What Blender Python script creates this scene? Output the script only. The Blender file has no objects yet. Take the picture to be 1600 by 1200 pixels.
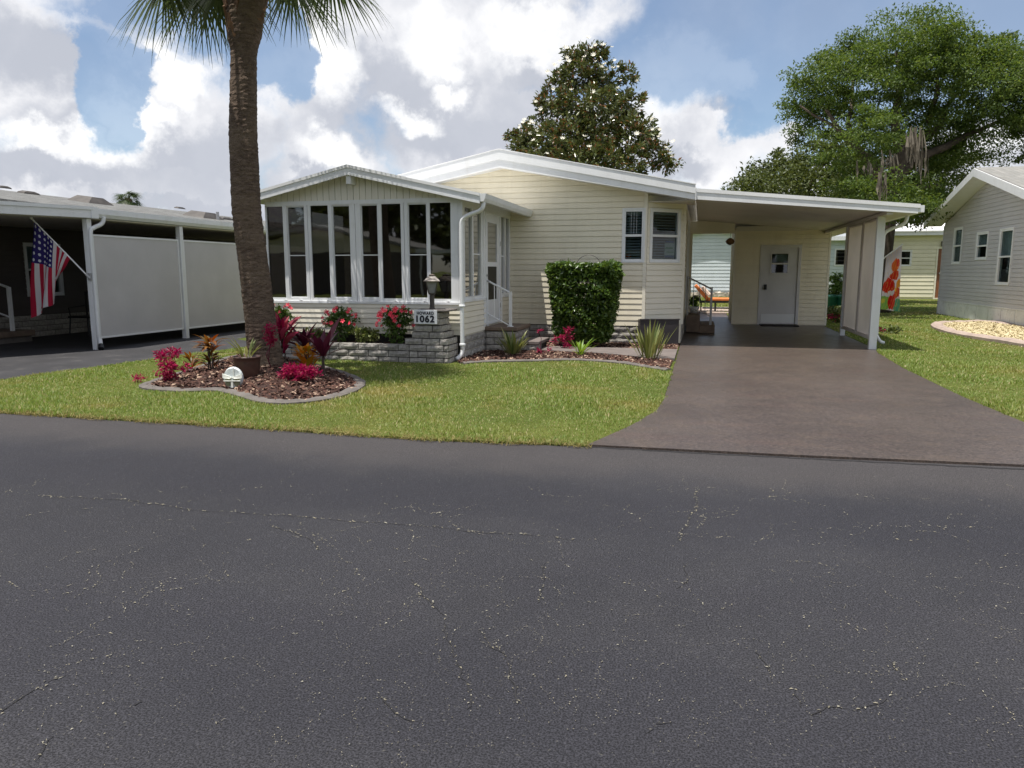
import bpy, bmesh, math, random
import numpy as np
from mathutils import Vector

random.seed(7)
rng = np.random.default_rng(11)
S = bpy.context.scene
C = S.collection
pi = math.pi

# ------------------------------------------------------------------ camera
FPX = 1165.0
HC = 1.42
PITCH = math.atan(175 / FPX)
YAW = math.atan(295 / FPX * math.cos(PITCH))
cam_d = bpy.data.cameras.new('camera')
cam = bpy.data.objects.new('camera', cam_d)
C.objects.link(cam)
cam_d.sensor_width = 36.0
cam_d.lens = 36.0 * FPX / 1600.0
cam_d.clip_start = 0.05
cam_d.clip_end = 3000
cam.location = (0, 0, HC)
cam.rotation_euler = (pi / 2 - PITCH, 0, YAW)
S.camera = cam

FW = (-math.sin(YAW), math.cos(YAW))
RT = (math.cos(YAW), math.sin(YAW))


def ray(u, v):
    r = (u - 800) / FPX
    up = (600 - v) / FPX
    fh = math.cos(PITCH) + up * math.sin(PITCH)
    return (FW[0] * fh + RT[0] * r, FW[1] * fh + RT[1] * r, -math.sin(PITCH) + up * math.cos(PITCH))


def G(u, v, z=0.0):
    """point on level z seen at photo pixel (u, v)"""
    d = ray(u, v)
    t = (z - HC) / d[2]
    return (d[0] * t, d[1] * t)


def AY(u, v, y):
    """point on the plane Y = y"""
    d = ray(u, v)
    t = y / d[1]
    return (d[0] * t, y, HC + d[2] * t)


# ------------------------------------------------------------------ sky, sun, exposure
SUNV = Vector((-0.135, -0.185, 1.0)).normalized()
W = bpy.data.worlds.new('World')
S.world = W
W.use_nodes = True
W.cycles.sampling_method = 'MANUAL'
W.cycles.sample_map_resolution = 256
wt = W.node_tree
wt.nodes.clear()


def wn(t):
    return wt.nodes.new(t)


def wm(op, a, b=None, c=None, clamp=False):
    n = wn('ShaderNodeMath')
    n.operation = op
    n.use_clamp = clamp
    for i, x in enumerate((a, b, c)):
        if x is None:
            continue
        if isinstance(x, (int, float)):
            n.inputs[i].default_value = x
        else:
            wt.links.new(x, n.inputs[i])
    return n.outputs[0]


def wsm(x, lo, hi):
    n = wn('ShaderNodeMapRange')
    n.interpolation_type = 'SMOOTHSTEP'
    n.inputs['From Min'].default_value = lo
    n.inputs['From Max'].default_value = hi
    wt.links.new(x, n.inputs['Value'])
    return n.outputs['Result']


tc = wn('ShaderNodeTexCoord')


def wnoise(scale, detail, rough=0.55, off=(0, 0, 0), out='Fac', dist=0.0):
    m = wn('ShaderNodeVectorMath')
    m.operation = 'ADD'
    m.inputs[1].default_value = off
    wt.links.new(tc.outputs['Generated'], m.inputs[0])
    n = wn('ShaderNodeTexNoise')
    n.inputs['Scale'].default_value = scale
    n.inputs['Detail'].default_value = detail
    n.inputs['Roughness'].default_value = rough
    n.inputs['Distortion'].default_value = dist
    wt.links.new(m.outputs[0], n.inputs['Vector'])
    return n.outputs[out]


wc = wnoise(9.0, 7, 0.62, (3, 1, 7), 'Color')
w2 = wn('ShaderNodeVectorMath'); w2.operation = 'SUBTRACT'
wt.links.new(wc, w2.inputs[0]); w2.inputs[1].default_value = (0.5, 0.5, 0.5)
w3 = wn('ShaderNodeVectorMath'); w3.operation = 'SCALE'; w3.inputs['Scale'].default_value = 0.17
wt.links.new(w2.outputs[0], w3.inputs[0])
w4 = wn('ShaderNodeVectorMath'); w4.operation = 'ADD'
wt.links.new(w3.outputs[0], w4.inputs[0]); wt.links.new(tc.outputs['Generated'], w4.inputs[1])
sx = wn('ShaderNodeSeparateXYZ'); wt.links.new(w4.outputs[0], sx.inputs[0])
AZ = wm('ARCTAN2', sx.outputs[0], sx.outputs[1])
EL = wm('ARCSINE', wm('MAXIMUM', wm('MINIMUM', sx.outputs[2], 0.999), -0.999))


def blob(u, v, ru, rv, amp=1.0):
    d = Vector(ray(u, v)).normalized()
    a0 = math.atan2(d.x, d.y)
    e0 = math.asin(d.z)
    ra = ru / FPX / max(0.3, math.cos(e0))
    re = rv / FPX
    da = wm('DIVIDE', wm('SUBTRACT', AZ, a0), ra)
    de = wm('DIVIDE', wm('SUBTRACT', EL, e0), re)
    q = wm('ADD', wm('MULTIPLY', da, da), wm('MULTIPLY', de, de))
    return wm('MULTIPLY', wm('SUBTRACT', 1.0, wm('SQRT', q)), amp), de


def field(bl):
    cur = None
    for b in bl:
        f, de = blob(*b)
        cur = f if cur is None else wm('MAXIMUM', cur, f)
    return cur


fbm = wnoise(2.6, 6, 0.55, (1.7, 4.2, 0.3))
fine = wnoise(14.0, 8, 0.62, (5, 2, 9))
soft = wnoise(5.0, 5, 0.5, (8, 3, 1))

# cumulus with crisp edges
cum = field([
    (250, 130, 100, 90), (330, 210, 130, 110), (220, 260, 150, 90), (120, 200, 130, 110), (60, 120, 140, 120),
    (90, 290, 160, 60), (330, 320, 150, 50), (480, 150, 110, 130), (490, 260, 110, 80), (560, 60, 130, 110),
    (690, 110, 200, 140), (840, 60, 170, 95), (700, 230, 150, 90), (640, 30, 240, 90), (820, 180, 110, 70),
    (1065, 130, 110, 95), (1120, 115, 62, 48), (1050, 220, 130, 80), (1130, 250, 120, 55), (960, 200, 120, 90),
    (1560, 230, 130, 60), (1590, 330, 200, 70), (1330, 320, 260, 60), (1230, 225, 40, 20), (0, 30, 170, 60)])
gen = wm('MULTIPLY_ADD', fbm, 3.4, -1.35)
front = wsm(sx.outputs[1], 0.55, 0.85)          # generic cloud field takes over away from this part of the sky
gen_b = wm('SUBTRACT', gen, wm('MULTIPLY', front, 1.0))
dens = wm('MAXIMUM', cum, gen_b)
dens = wm('ADD', dens, wm('MULTIPLY_ADD', fine, 0.8, -0.4))
cmask = wsm(dens, -0.10, 0.50)
# blue gaps
gap = field([(168, 130, 42, 95, 1.2), (432, 75, 42, 95, 1.2), (1260, 60, 330, 120, 1.2), (905, 130, 60, 26, 0.8), (1200, 160, 110, 55, 0.8)])
gapm = wsm(wm('ADD', gap, wm('MULTIPLY_ADD', fine, 0.6, -0.3)), 0.0, 0.35)
cmask = wm('MULTIPLY', cmask, wm('SUBTRACT', 1.0, wm('MULTIPLY', gapm, 0.82)))
# thin veil
veil = wsm(wm('ADD', soft, wm('MULTIPLY', fbm, 0.6)), 0.45, 1.05)
veil = wm('MULTIPLY', veil, 0.45)
# grey bases
gry = field([(250, 215, 130, 40), (240, 225, 190, 55), (640, 190, 190, 70), (640, 120, 170, 60), (80, 90, 130, 60), (70, 280, 170, 32),
             (740, 210, 100, 50), (1040, 250, 80, 26), (470, 300, 100, 25), (300, 330, 180, 22), (880, 110, 110, 50), (1140, 185, 50, 20)])
gryg = wm('MULTIPLY_ADD', soft, 2.2, -0.95)
gfac = wsm(wm('ADD', wm('MAXIMUM', gry, wm('SUBTRACT', gryg, wm('MULTIPLY', front, 0.1))), wm('MULTIPLY_ADD', fine, 0.8, -0.4)), -0.30, 0.55)
# bright puffs
puf = field([(695, 60, 62, 46), (710, 125, 38, 22), (640, 175, 50, 24), (255, 95, 70, 42), (290, 120, 40, 30), (240, 160, 40, 26), (1060, 90, 62, 44),
             (1120, 105, 46, 36), (1040, 150, 70, 50), (500, 100, 60, 60), (505, 250, 50, 30), (150, 235, 60, 28), (60, 225, 60, 22), (1560, 230, 70, 26), (840, 40, 80, 40), (210, 190, 50, 30)])
pfac = wsm(wm('ADD', puf, wm('MULTIPLY_ADD', fine, 1.1, -0.55)), -0.25, 0.75)


def wmix(f, a, b):
    n = wn('ShaderNodeMix'); n.data_type = 'RGBA'
    for nm, x in ((0, f), (6, a), (7, b)):
        if isinstance(x, tuple):
            n.inputs[nm].default_value = (*x, 1)
        elif isinstance(x, (int, float)):
            n.inputs[nm].default_value = x
        else:
            wt.links.new(x, n.inputs[nm])
    return n.outputs[2]


CLOUD_W = (0.86, 0.86, 0.88)
ccol = wmix(gfac, CLOUD_W, (0.47, 0.495, 0.56))
ccol = wmix(wm('MULTIPLY', wsm(fine, 0.35, 0.62), 0.34), ccol, (0.56, 0.58, 0.64))
ccol = wmix(wm('MULTIPLY', pfac, 0.9), ccol, (1.0, 1.0, 1.0))
cfac = wm('MAXIMUM', cmask, wm('MULTIPLY', veil, 0.55))

sky = wn('ShaderNodeTexSky')
sky.sky_type = 'NISHITA'
sky.sun_disc = False
sky.sun_elevation = math.asin(SUNV.z)
sky.sun_rotation = math.atan2(SUNV.x, SUNV.y)
sky.air_density = 1.0
sky.dust_density = 0.4
sky.ozone_density = 3.0
bg1 = wn('ShaderNodeBackground'); bg1.inputs['Strength'].default_value = 0.072
wt.links.new(sky.outputs[0], bg1.inputs['Color'])
bg2 = wn('ShaderNodeBackground'); bg2.inputs['Strength'].default_value = 0.675
wt.links.new(ccol, bg2.inputs['Color'])
mx = wn('ShaderNodeMixShader')
wt.links.new(cfac, mx.inputs[0]); wt.links.new(bg1.outputs[0], mx.inputs[1]); wt.links.new(bg2.outputs[0], mx.inputs[2])
wo = wn('ShaderNodeOutputWorld'); wt.links.new(mx.outputs[0], wo.inputs['Surface'])

sd = bpy.data.lights.new('sun', 'SUN')
sd.energy = 3.5
sd.angle = math.radians(0.53)
sd.color = (1.0, 0.955, 0.88)
sun = bpy.data.objects.new('sun', sd)
C.objects.link(sun)
sun.location = SUNV * 60
sun.rotation_euler = SUNV.to_track_quat('Z', 'Y').to_euler()

S.view_settings.view_transform = 'Standard'
S.view_settings.look = 'None'
S.view_settings.exposure = 0.80
S.view_settings.gamma = 1.0
S.view_settings.use_curve_mapping = False
S.render.engine = 'CYCLES'
S.cycles.max_bounces = 6
S.cycles.transparent_max_bounces = 12
S.cycles.caustics_reflective = False
S.cycles.caustics_refractive = False

# ------------------------------------------------------------------ materials


class NT:
    def __init__(s, name):
        s.m = bpy.data.materials.new(name)
        s.m.use_nodes = True
        s.t = s.m.node_tree
        s.t.nodes.clear()
        s.out = s.n('ShaderNodeOutputMaterial')
        s.tc = s.n('ShaderNodeTexCoord')

    def n(s, t):
        return s.t.nodes.new(t)

    def set(s, n, k, x):
        if isinstance(x, tuple):
            n.inputs[k].default_value = (*x, 1) if len(x) == 3 and n.inputs[k].type == 'RGBA' else x
        elif isinstance(x, (int, float)):
            n.inputs[k].default_value = x
        elif x is not None:
            s.t.links.new(x, n.inputs[k])

    def math(s, op, a, b=None, clamp=False):
        n = s.n('ShaderNodeMath'); n.operation = op; n.use_clamp = clamp
        s.set(n, 0, a); s.set(n, 1, b)
        return n.outputs[0]

    def noise(s, scale, detail=4, rough=0.55, vec=None, out='Fac', stretch=None):
        n = s.n('ShaderNodeTexNoise')
        s.set(n, 'Scale', scale); s.set(n, 'Detail', detail); s.set(n, 'Roughness', rough)
        v = vec or s.tc.outputs['Object']
        if stretch:
            mp = s.n('ShaderNodeMapping'); mp.inputs['Scale'].default_value = stretch
            s.t.links.new(v, mp.inputs['Vector']); v = mp.outputs[0]
        s.t.links.new(v, n.inputs['Vector'])
        return n.outputs[out]

    def ramp(s, f, lo, hi):
        n = s.n('ShaderNodeMapRange'); n.interpolation_type = 'SMOOTHSTEP'
        s.set(n, 'Value', f); s.set(n, 'From Min', lo); s.set(n, 'From Max', hi)
        return n.outputs['Result']

    def mix(s, f, a, b, blend='MIX'):
        n = s.n('ShaderNodeMix'); n.data_type = 'RGBA'; n.blend_type = blend
        s.set(n, 0, f); s.set(n, 6, a); s.set(n, 7, b)
        return n.outputs[2]

    def island(s):
        return s.n('ShaderNodeNewGeometry').outputs['Random Per Island']

    def objrand(s):
        return s.n('ShaderNodeObjectInfo').outputs['Random']

    def hsv(s, c, h=0.5, sat=1.0, v=1.0):
        n = s.n('ShaderNodeHueSaturation')
        s.set(n, 'Hue', h); s.set(n, 'Saturation', sat); s.set(n, 'Value', v); s.set(n, 'Color', c)
        return n.outputs[0]

    def bump(s, h, strength=0.3, dist=0.01):
        n = s.n('ShaderNodeBump'); s.set(n, 'Strength', strength); s.set(n, 'Distance', dist); s.set(n, 'Height', h)
        return n.outputs[0]

    def bsdf(s, col, rough=0.6, normal=None, spec=0.4, metal=0.0):
        n = s.n('ShaderNodeBsdfPrincipled')
        s.set(n, 'Base Color', col); s.set(n, 'Roughness', rough); s.set(n, 'Specular IOR Level', spec); s.set(n, 'Metallic', metal)
        if normal is not None:
            s.t.links.new(normal, n.inputs['Normal'])
        return n.outputs[0]

    def end(s, sh):
        s.t.links.new(sh, s.out.inputs['Surface'])
        return s.m


def plain(name, col, rough=0.5, var=0.08, scale=3.0, bump=0.0, bscale=80.0, spec=0.4, metal=0.0, orand=0.0, stain=None, stain_amt=0.3, streak=0.0):
    t = NT(name)
    f = t.noise(scale, 5)
    lo = tuple(c * (1 - var) for c in col); hi = tuple(min(1, c * (1 + var)) for c in col)
    c = t.mix(t.ramp(f, 0.3, 0.7), lo, hi)
    if stain:
        g = t.noise(scale * 2.3, 6, 0.65)
        c = t.mix(t.math('MULTIPLY', t.ramp(g, 0.52, 0.72), stain_amt), c, stain)
    if streak:
        sv = t.noise(1.0, 5, .65, stretch=(6, 6, .7))
        c = t.mix(t.math('MULTIPLY', t.ramp(sv, .48, .75), streak), c, tuple(x * y for x, y in zip(col, (.62, .58, .5))))
    if orand:
        v = t.math('MULTIPLY_ADD', t.objrand(), orand * 2)
        t.t.nodes[-1].inputs[2].default_value = 1 - orand
        c = t.hsv(c, v=v)
    nrm = t.bump(t.noise(bscale, 4), bump, 0.01) if bump else None
    return t.end(t.bsdf(c, rough, nrm, spec, metal))


def leafmat(name, cols, trans=0.35, rough=0.45, spec=0.4, dead=None, dead_p=0.05, per='island'):
    t = NT(name)
    r = t.island() if per == 'island' else t.objrand()
    n = t.n('ShaderNodeValToRGB')
    n.color_ramp.elements[0].color = (*cols[0], 1); n.color_ramp.elements[0].position = 0.0
    n.color_ramp.elements[1].color = (*cols[-1], 1); n.color_ramp.elements[1].position = 1.0 if not dead else 1 - dead_p - 0.01
    for i, c in enumerate(cols[1:-1]):
        e = n.color_ramp.elements.new((i + 1) / (len(cols) - 1)); e.color = (*c, 1)
    if dead:
        e = n.color_ramp.elements.new(1 - dead_p); e.color = (*dead, 1)
    t.t.links.new(r, n.inputs[0])
    c = n.outputs[0]
    p = t.bsdf(c, rough, None, spec)
    tr = t.n('ShaderNodeBsdfTranslucent')
    t.t.links.new(t.hsv(c, 0.48, 1.1, 1.35), tr.inputs[0])
    m = t.n('ShaderNodeMixShader'); m.inputs[0].default_value = trans
    t.t.links.new(p, m.inputs[1]); t.t.links.new(tr.outputs[0], m.inputs[2])
    return t.end(m.outputs[0])


def glassmat(name, tint, refl=1.0, rough=0.02, ior=1.5):
    t = NT(name)
    tr = t.n('ShaderNodeBsdfTransparent'); tr.inputs[0].default_value = (*tint, 1)
    gl = t.n('ShaderNodeBsdfGlossy'); gl.inputs['Roughness'].default_value = rough
    fr = t.n('ShaderNodeFresnel'); fr.inputs['IOR'].default_value = ior
    nb = t.bump(t.noise(1.3, 2), 0.06, 0.02)
    t.t.links.new(nb, gl.inputs['Normal'])
    m = t.n('ShaderNodeMixShader')
    t.t.links.new(t.math('MULTIPLY', t.math('MULTIPLY', fr.outputs[0], refl), t.math('SUBTRACT', 1.0, t.n('ShaderNodeNewGeometry').outputs['Backfacing'])), m.inputs[0])
    t.t.links.new(tr.outputs[0], m.inputs[1]); t.t.links.new(gl.outputs[0], m.inputs[2])
    return t.end(m.outputs[0])


MT = {}
MT['cream'] = plain('cream_vinyl', (0.82, 0.755, 0.60), 0.5, 0.04, 1.5, 0.05, 120, 0.35, orand=0.03, stain=(0.6, 0.52, 0.38), stain_amt=0.15, streak=.16)
MT['cream_pale'] = plain('pale_vinyl', (0.82, 0.77, 0.65), 0.5, 0.04, 1.5, 0.05, 120, 0.35, orand=0.02)
MT['gable'] = plain('gable_panel', (0.78, 0.745, 0.655), 0.55, 0.04, 2, orand=0.02)
MT['white'] = plain('white_metal', (0.80, 0.81, 0.82), 0.38, 0.03, 2, 0.02, 60, 0.5, stain=(0.62, 0.62, 0.6), stain_amt=0.25, streak=.18)
MT['roofwhite'] = plain('white_roof', (0.82, 0.82, 0.82), 0.5, 0.05, 1.2, stain=(0.55, 0.54, 0.5), stain_amt=0.25)
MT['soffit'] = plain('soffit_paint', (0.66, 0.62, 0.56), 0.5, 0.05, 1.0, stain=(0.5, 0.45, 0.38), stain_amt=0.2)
MT['panel'] = plain('screen_fabric', (0.66, 0.60, 0.56), 0.8, 0.05, 1.5, 0.1, 300)


def t_fabric(name, col, tr):
    t = NT(name)
    c = t.mix(t.ramp(t.noise(1.5, 5), .3, .7), tuple(x * .95 for x in col), tuple(x * 1.05 for x in col))
    b = t.n('ShaderNodeBsdfTranslucent'); t.t.links.new(c, b.inputs[0])
    m = t.n('ShaderNodeMixShader'); m.inputs[0].default_value = tr
    t.t.links.new(t.bsdf(c, .85, t.bump(t.noise(300, 2), .1), .2), m.inputs[1]); t.t.links.new(b.outputs[0], m.inputs[2])
    return t.end(m.outputs[0])


MT['fabric'] = t_fabric('translucent_screen', (0.72, 0.65, 0.61), .5)
MT['panelgrey'] = plain('grey_screen_fabric', (0.56, 0.54, 0.535), 0.8, 0.05, 1.2, 0.1, 300, stain=(0.5, 0.5, 0.48), stain_amt=0.3)
MT['door'] = plain('door_paint', (0.62, 0.61, 0.62), 0.45, 0.05, 2)
MT['doorwhite'] = plain('white_door_paint', (0.78, 0.79, 0.80), 0.4, 0.03, 2)
MT['black'] = plain('black_metal', (0.02, 0.02, 0.022), 0.4, 0.2, 20)
MT['bronze'] = plain('dark_bronze', (0.055, 0.045, 0.04), 0.35, 0.25, 20, spec=0.6)
MT['lampcap'] = plain('weathered_lamp_cap', (0.20, 0.165, 0.14), 0.4, 0.25, 15, spec=0.6)
MT['lampglass'] = plain('frosted_lamp_glass', (0.24, 0.24, 0.25), 0.25, 0.1, 15, spec=0.6)
MT['interior'] = plain('interior_dark', (0.06, 0.055, 0.05), 0.9, 0.2, 2)
MT['step'] = plain('step_slab', (0.17, 0.125, 0.095), 0.8, 0.15, 8, 0.3, 60)
MT['concrete'] = plain('curb_concrete', (0.135, 0.12, 0.11), 0.9, 0.18, 7, 0.5, 70, stain=(0.16, 0.14, 0.12), stain_amt=0.6)
MT['walk'] = plain('walk_concrete', (0.16, 0.135, 0.125), 0.85, 0.12, 4, 0.25, 90, stain=(0.16, 0.14, 0.13), stain_amt=0.5)
MT['pinkcurb'] = plain('pink_curb_concrete', (0.38, 0.30, 0.255), 0.9, 0.12, 6, 0.4, 70)
MT['acbox'] = plain('dark_tub', (0.035, 0.03, 0.032), 0.55, 0.15, 6)
MT['sign'] = plain('sign_white', (0.80, 0.81, 0.83), 0.4, 0.02)
MT['ink'] = plain('sign_ink', (0.02, 0.02, 0.03), 0.5, 0.05)
MT['pot'] = plain('glazed_pot', (0.085, 0.045, 0.035), 0.35, 0.25, 8, spec=0.6)
MT['stone'] = plain('pale_stone', (0.62, 0.66, 0.66), 0.7, 0.15, 15, 0.3, 60, stain=(0.36, 0.42, 0.47), stain_amt=0.7)
MT['stonedark'] = plain('stone_hollow', (0.20, 0.20, 0.13), 0.8, 0.2, 20)
MT['stonewhite'] = plain('stone_white', (0.80, 0.80, 0.74), 0.7, 0.1, 20)
MT['wood'] = plain('tree_bark', (0.085, 0.066, 0.052), 0.9, 0.3, 6, 0.8, 25)
MT['greyvinyl'] = plain('grey_vinyl', (0.54, 0.525, 0.53), 0.55, 0.04, 1.5, 0.05, 120, orand=0.03)
MT['darkvinyl'] = plain('brown_vinyl', (0.085, 0.07, 0.065), 0.6, 0.1, 2, orand=0.05)
MT['skirtwhite'] = plain('white_skirting', (0.72, 0.72, 0.71), 0.7, 0.08, 3, 0.3, 30, stain=(0.45, 0.43, 0.4), stain_amt=0.6)
MT['bluewhite'] = plain('blue_white_vinyl', (0.60, 0.665, 0.70), 0.55, 0.04, 1.5, orand=0.03)
MT['yellow'] = plain('yellow_vinyl', (0.76, 0.715, 0.55), 0.55, 0.05, 1.5, orand=0.02)
MT['browndoor'] = plain('brown_door', (0.24, 0.095, 0.045), 0.45, 0.15, 3)
MT['brickred'] = plain('chimney_brick', (0.22, 0.10, 0.08), 0.9, 0.25, 12)
MT['shingle'] = None
MT['vent'] = plain('roof_vent', (0.085, 0.075, 0.066), 0.5, 0.2, 6)
MT['orange'] = plain('orange_cushion', (0.75, 0.23, 0.07), 0.8, 0.1, 6)
MT['pinkpillow'] = plain('pale_pillow', (0.80, 0.62, 0.52), 0.8, 0.1, 6)
MT['greenbin'] = plain('green_plastic', (0.012, 0.10, 0.06), 0.4, 0.15, 5)
MT['paper'] = plain('paper', (0.72, 0.73, 0.70), 0.7, 0.06, 6)
MT['redpot'] = plain('orange_pot', (0.7, 0.12, 0.03), 0.5, 0.1, 8)
MT['blind'] = plain('blind_slat', (0.62, 0.64, 0.66), 0.5, 0.05)
MT['rubber'] = plain('doormat', (0.025, 0.02, 0.02), 0.9, 0.3, 40)
MT['rock'] = plain('river_rock', (0.45, 0.40, 0.33), 0.85, 0.35, 8, 0.4, 40)
MT['moss'] = plain('spanish_moss', (0.15, 0.13, 0.10), 0.95, 0.25, 5)
MT['steel'] = plain('galvanised', (0.42, 0.42, 0.43), 0.45, 0.12, 6, metal=0.3)
MT['glass'] = glassmat('tinted_glass', (0.24, 0.225, 0.22), 3.2)
MT['glassclear'] = glassmat('window_glass', (0.62, 0.68, 0.68), 1.2)
MT['screen'] = glassmat('dark_screen', (0.30, 0.28, 0.26), 0.6, 0.3)


def t_brick():
    t = NT('split_face_block')
    f = t.noise(18, 7, 0.7); g = t.noise(70, 5, 0.7)
    c = t.mix(t.ramp(f, 0.3, 0.7), (0.28, 0.26, 0.235), (0.52, 0.49, 0.45))
    c = t.mix(t.math('MULTIPLY', t.ramp(g, 0.45, 0.75), 0.5), c, (0.13, 0.12, 0.11))
    v = t.math('MULTIPLY_ADD', t.objrand(), 0.36); t.t.nodes[-1].inputs[2].default_value = 0.82
    c = t.hsv(c, v=v)
    return t.end(t.bsdf(c, 0.92, t.bump(t.noise(45, 6, 0.7), 0.9, 0.02), 0.2))


MT['brick'] = t_brick()
MT['mortar'] = plain('dark_joint', (0.03, 0.027, 0.025), 0.95, 0.2, 20)


def t_shingle(name, a, b):
    t = NT(name)
    br = t.n('ShaderNodeTexBrick')
    mp = t.n('ShaderNodeMapping'); mp.inputs['Rotation'].default_value = (0, 0, pi / 2)
    t.t.links.new(t.tc.outputs['Object'], mp.inputs['Vector']); t.t.links.new(mp.outputs[0], br.inputs['Vector'])
    br.inputs['Color1'].default_value = (*a, 1); br.inputs['Color2'].default_value = (*b, 1)
    br.inputs['Mortar'].default_value = (a[0] * .5, a[1] * .5, a[2] * .5, 1)
    br.inputs['Scale'].default_value = 1.0; br.inputs['Mortar Size'].default_value = 0.006
    br.inputs['Brick Width'].default_value = 0.33; br.inputs['Row Height'].default_value = 0.14
    f = t.noise(2.2, 5); g = t.noise(55, 3)
    c = t.mix(t.math('MULTIPLY', t.ramp(t.noise(5, 5, .75, stretch=(2.2, .6, 1)), 0.42, 0.60), 0.7), br.outputs[0], (0.25, 0.25, 0.24))
    c = t.mix(t.math('MULTIPLY', t.ramp(g, 0.4, 0.7), 0.35), c, (0.16, 0.16, 0.155))
    return t.end(t.bsdf(c, 0.9, t.bump(g, 0.5), 0.2))


MT['shingle'] = t_shingle('light_shingles', (0.15, 0.15, 0.145), (0.075, 0.075, 0.072))
MT['shingle2'] = t_shingle('grey_shingles', (0.30, 0.29, 0.27), (0.22, 0.215, 0.20))


def t_road():
    t = NT('asphalt')
    big = t.noise(0.35, 5, 0.6); med = t.noise(2.2, 6, 0.65); fin = t.noise(140, 3, 0.7); sp = t.noise(62, 2, 0.5)
    c = t.mix(t.ramp(big, 0.32, 0.68), (0.0158, 0.0156, 0.0182), (0.0205, 0.0202, 0.0232))
    c = t.mix(t.math('MULTIPLY', t.ramp(med, 0.42, 0.75), 0.2), c, (0.031, 0.030, 0.031))
    # wheel paths run along X: slightly polished darker bands
    pos = t.n('ShaderNodeSeparateXYZ'); t.t.links.new(t.tc.outputs['Object'], pos.inputs[0])
    yy = t.math('ADD', pos.outputs[1], t.math('MULTIPLY', t.noise(0.5, 3), 0.9))
    band = t.math('SINE', t.math('MULTIPLY', yy, 2.9))
    st = t.noise(1.0, 5, 0.6, stretch=(0.25, 3.0, 1))
    c = t.mix(t.math('MULTIPLY', t.ramp(t.math('ADD', band, t.math('MULTIPLY', st, 1.2)), 0.4, 1.6), 0.32), c, (0.0115, 0.0115, 0.0155))
    edge = t.ramp(t.math('ADD', yy, t.math('MULTIPLY', med, 0.6)), 5.55, 6.35)
    c = t.mix(t.math('MULTIPLY', edge, 0.38), c, (0.052, 0.046, 0.043))
    c = t.mix(t.ramp(fin, 0.42, 0.60), c, t.hsv(c, v=2.6))
    mid = t.noise(45, 4, 0.7); c = t.mix(t.math('MULTIPLY', t.ramp(mid, 0.5, 0.7), 0.6), c, t.hsv(c, v=1.6))
    c = t.mix(t.math('MULTIPLY', t.ramp(fin, 0.5, 0.3), 0.6), c, (0.007, 0.007, 0.008))
    c = t.mix(t.math('MULTIPLY', t.ramp(sp, 0.66, 0.74), 0.5), c, (0.12, 0.115, 0.10))
    rough = t.math('MULTIPLY_ADD', med, 0.25); t.t.nodes[-1].inputs[2].default_value = 0.72
    return t.end(t.bsdf(c, rough, t.bump(fin, 0.55, 0.006), 0.22))


MT['road'] = t_road()
MT['crack'] = plain('crack_dark', (0.022, 0.021, 0.022), 0.95, 0.2, 10)
MT['debris'] = leafmat('pale_grit', [(0.06, 0.058, 0.05), (0.26, 0.235, 0.17), (0.12, 0.11, 0.08), (0.36, 0.34, 0.27)], 0.0, 0.9)
MT['drygrass'] = leafmat('dry_grass', [(0.20, 0.17, 0.06), (0.34, 0.27, 0.11), (0.14, 0.16, 0.04)], 0.3, 0.8)
MT['blacktop'] = plain('driveway_asphalt', (0.035, 0.034, 0.037), 0.75, 0.2, 1.2, 0.4, 140, stain=(0.10, 0.095, 0.09), stain_amt=0.5)


def t_drive():
    t = NT('brown_driveway_coating')
    big = t.noise(0.55, 5, 0.6); med = t.noise(3.0, 6, 0.65); fin = t.noise(110, 3, 0.75)
    c = t.mix(t.ramp(big, 0.35, 0.65), (0.056, 0.043, 0.037), (0.072, 0.056, 0.048))
    c = t.mix(t.math('MULTIPLY', t.ramp(med, 0.45, 0.75), 0.3), c, (0.098, 0.068, 0.042))
    c = t.mix(t.math('MULTIPLY', t.ramp(t.noise(1.1, 4, 0.6, stretch=(0.6, 2.2, 1)), 0.5, 0.7), 0.2), c, (0.085, 0.05, 0.042))
    c = t.mix(t.ramp(fin, 0.42, 0.62), t.hsv(c, v=0.62), t.hsv(c, v=1.6))
    agg = t.noise(38, 5, .75); c = t.mix(t.math('MULTIPLY', t.ramp(agg, .48, .62), .75), c, t.hsv(c, .5, 1.0, 1.8))
    rough = t.math('MULTIPLY_ADD', med, 0.25); t.t.nodes[-1].inputs[2].default_value = 0.27
    return t.end(t.bsdf(c, rough, t.bump(fin, 0.3, 0.004), 0.55))


MT['drive'] = t_drive()


def t_grassbase(name='lawn_soil'):
    t = NT(name)
    f = t.noise(0.6, 5, 0.6); g = t.noise(12, 6, 0.7); h = t.noise(90, 3, 0.7)
    c = t.mix(t.ramp(f, 0.35, 0.65), (0.085, 0.115, 0.022), (0.14, 0.16, 0.035))
    c = t.mix(t.math('MULTIPLY', t.ramp(g, 0.45, 0.75), 0.5), c, (0.20, 0.165, 0.065))
    c = t.mix(t.ramp(h, 0.35, 0.65), t.hsv(c, v=0.6), t.hsv(c, v=1.3))
    return t.end(t.bsdf(c, 0.9, t.bump(h, 0.8, 0.03), 0.15))


MT['lawn'] = t_grassbase()


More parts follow.
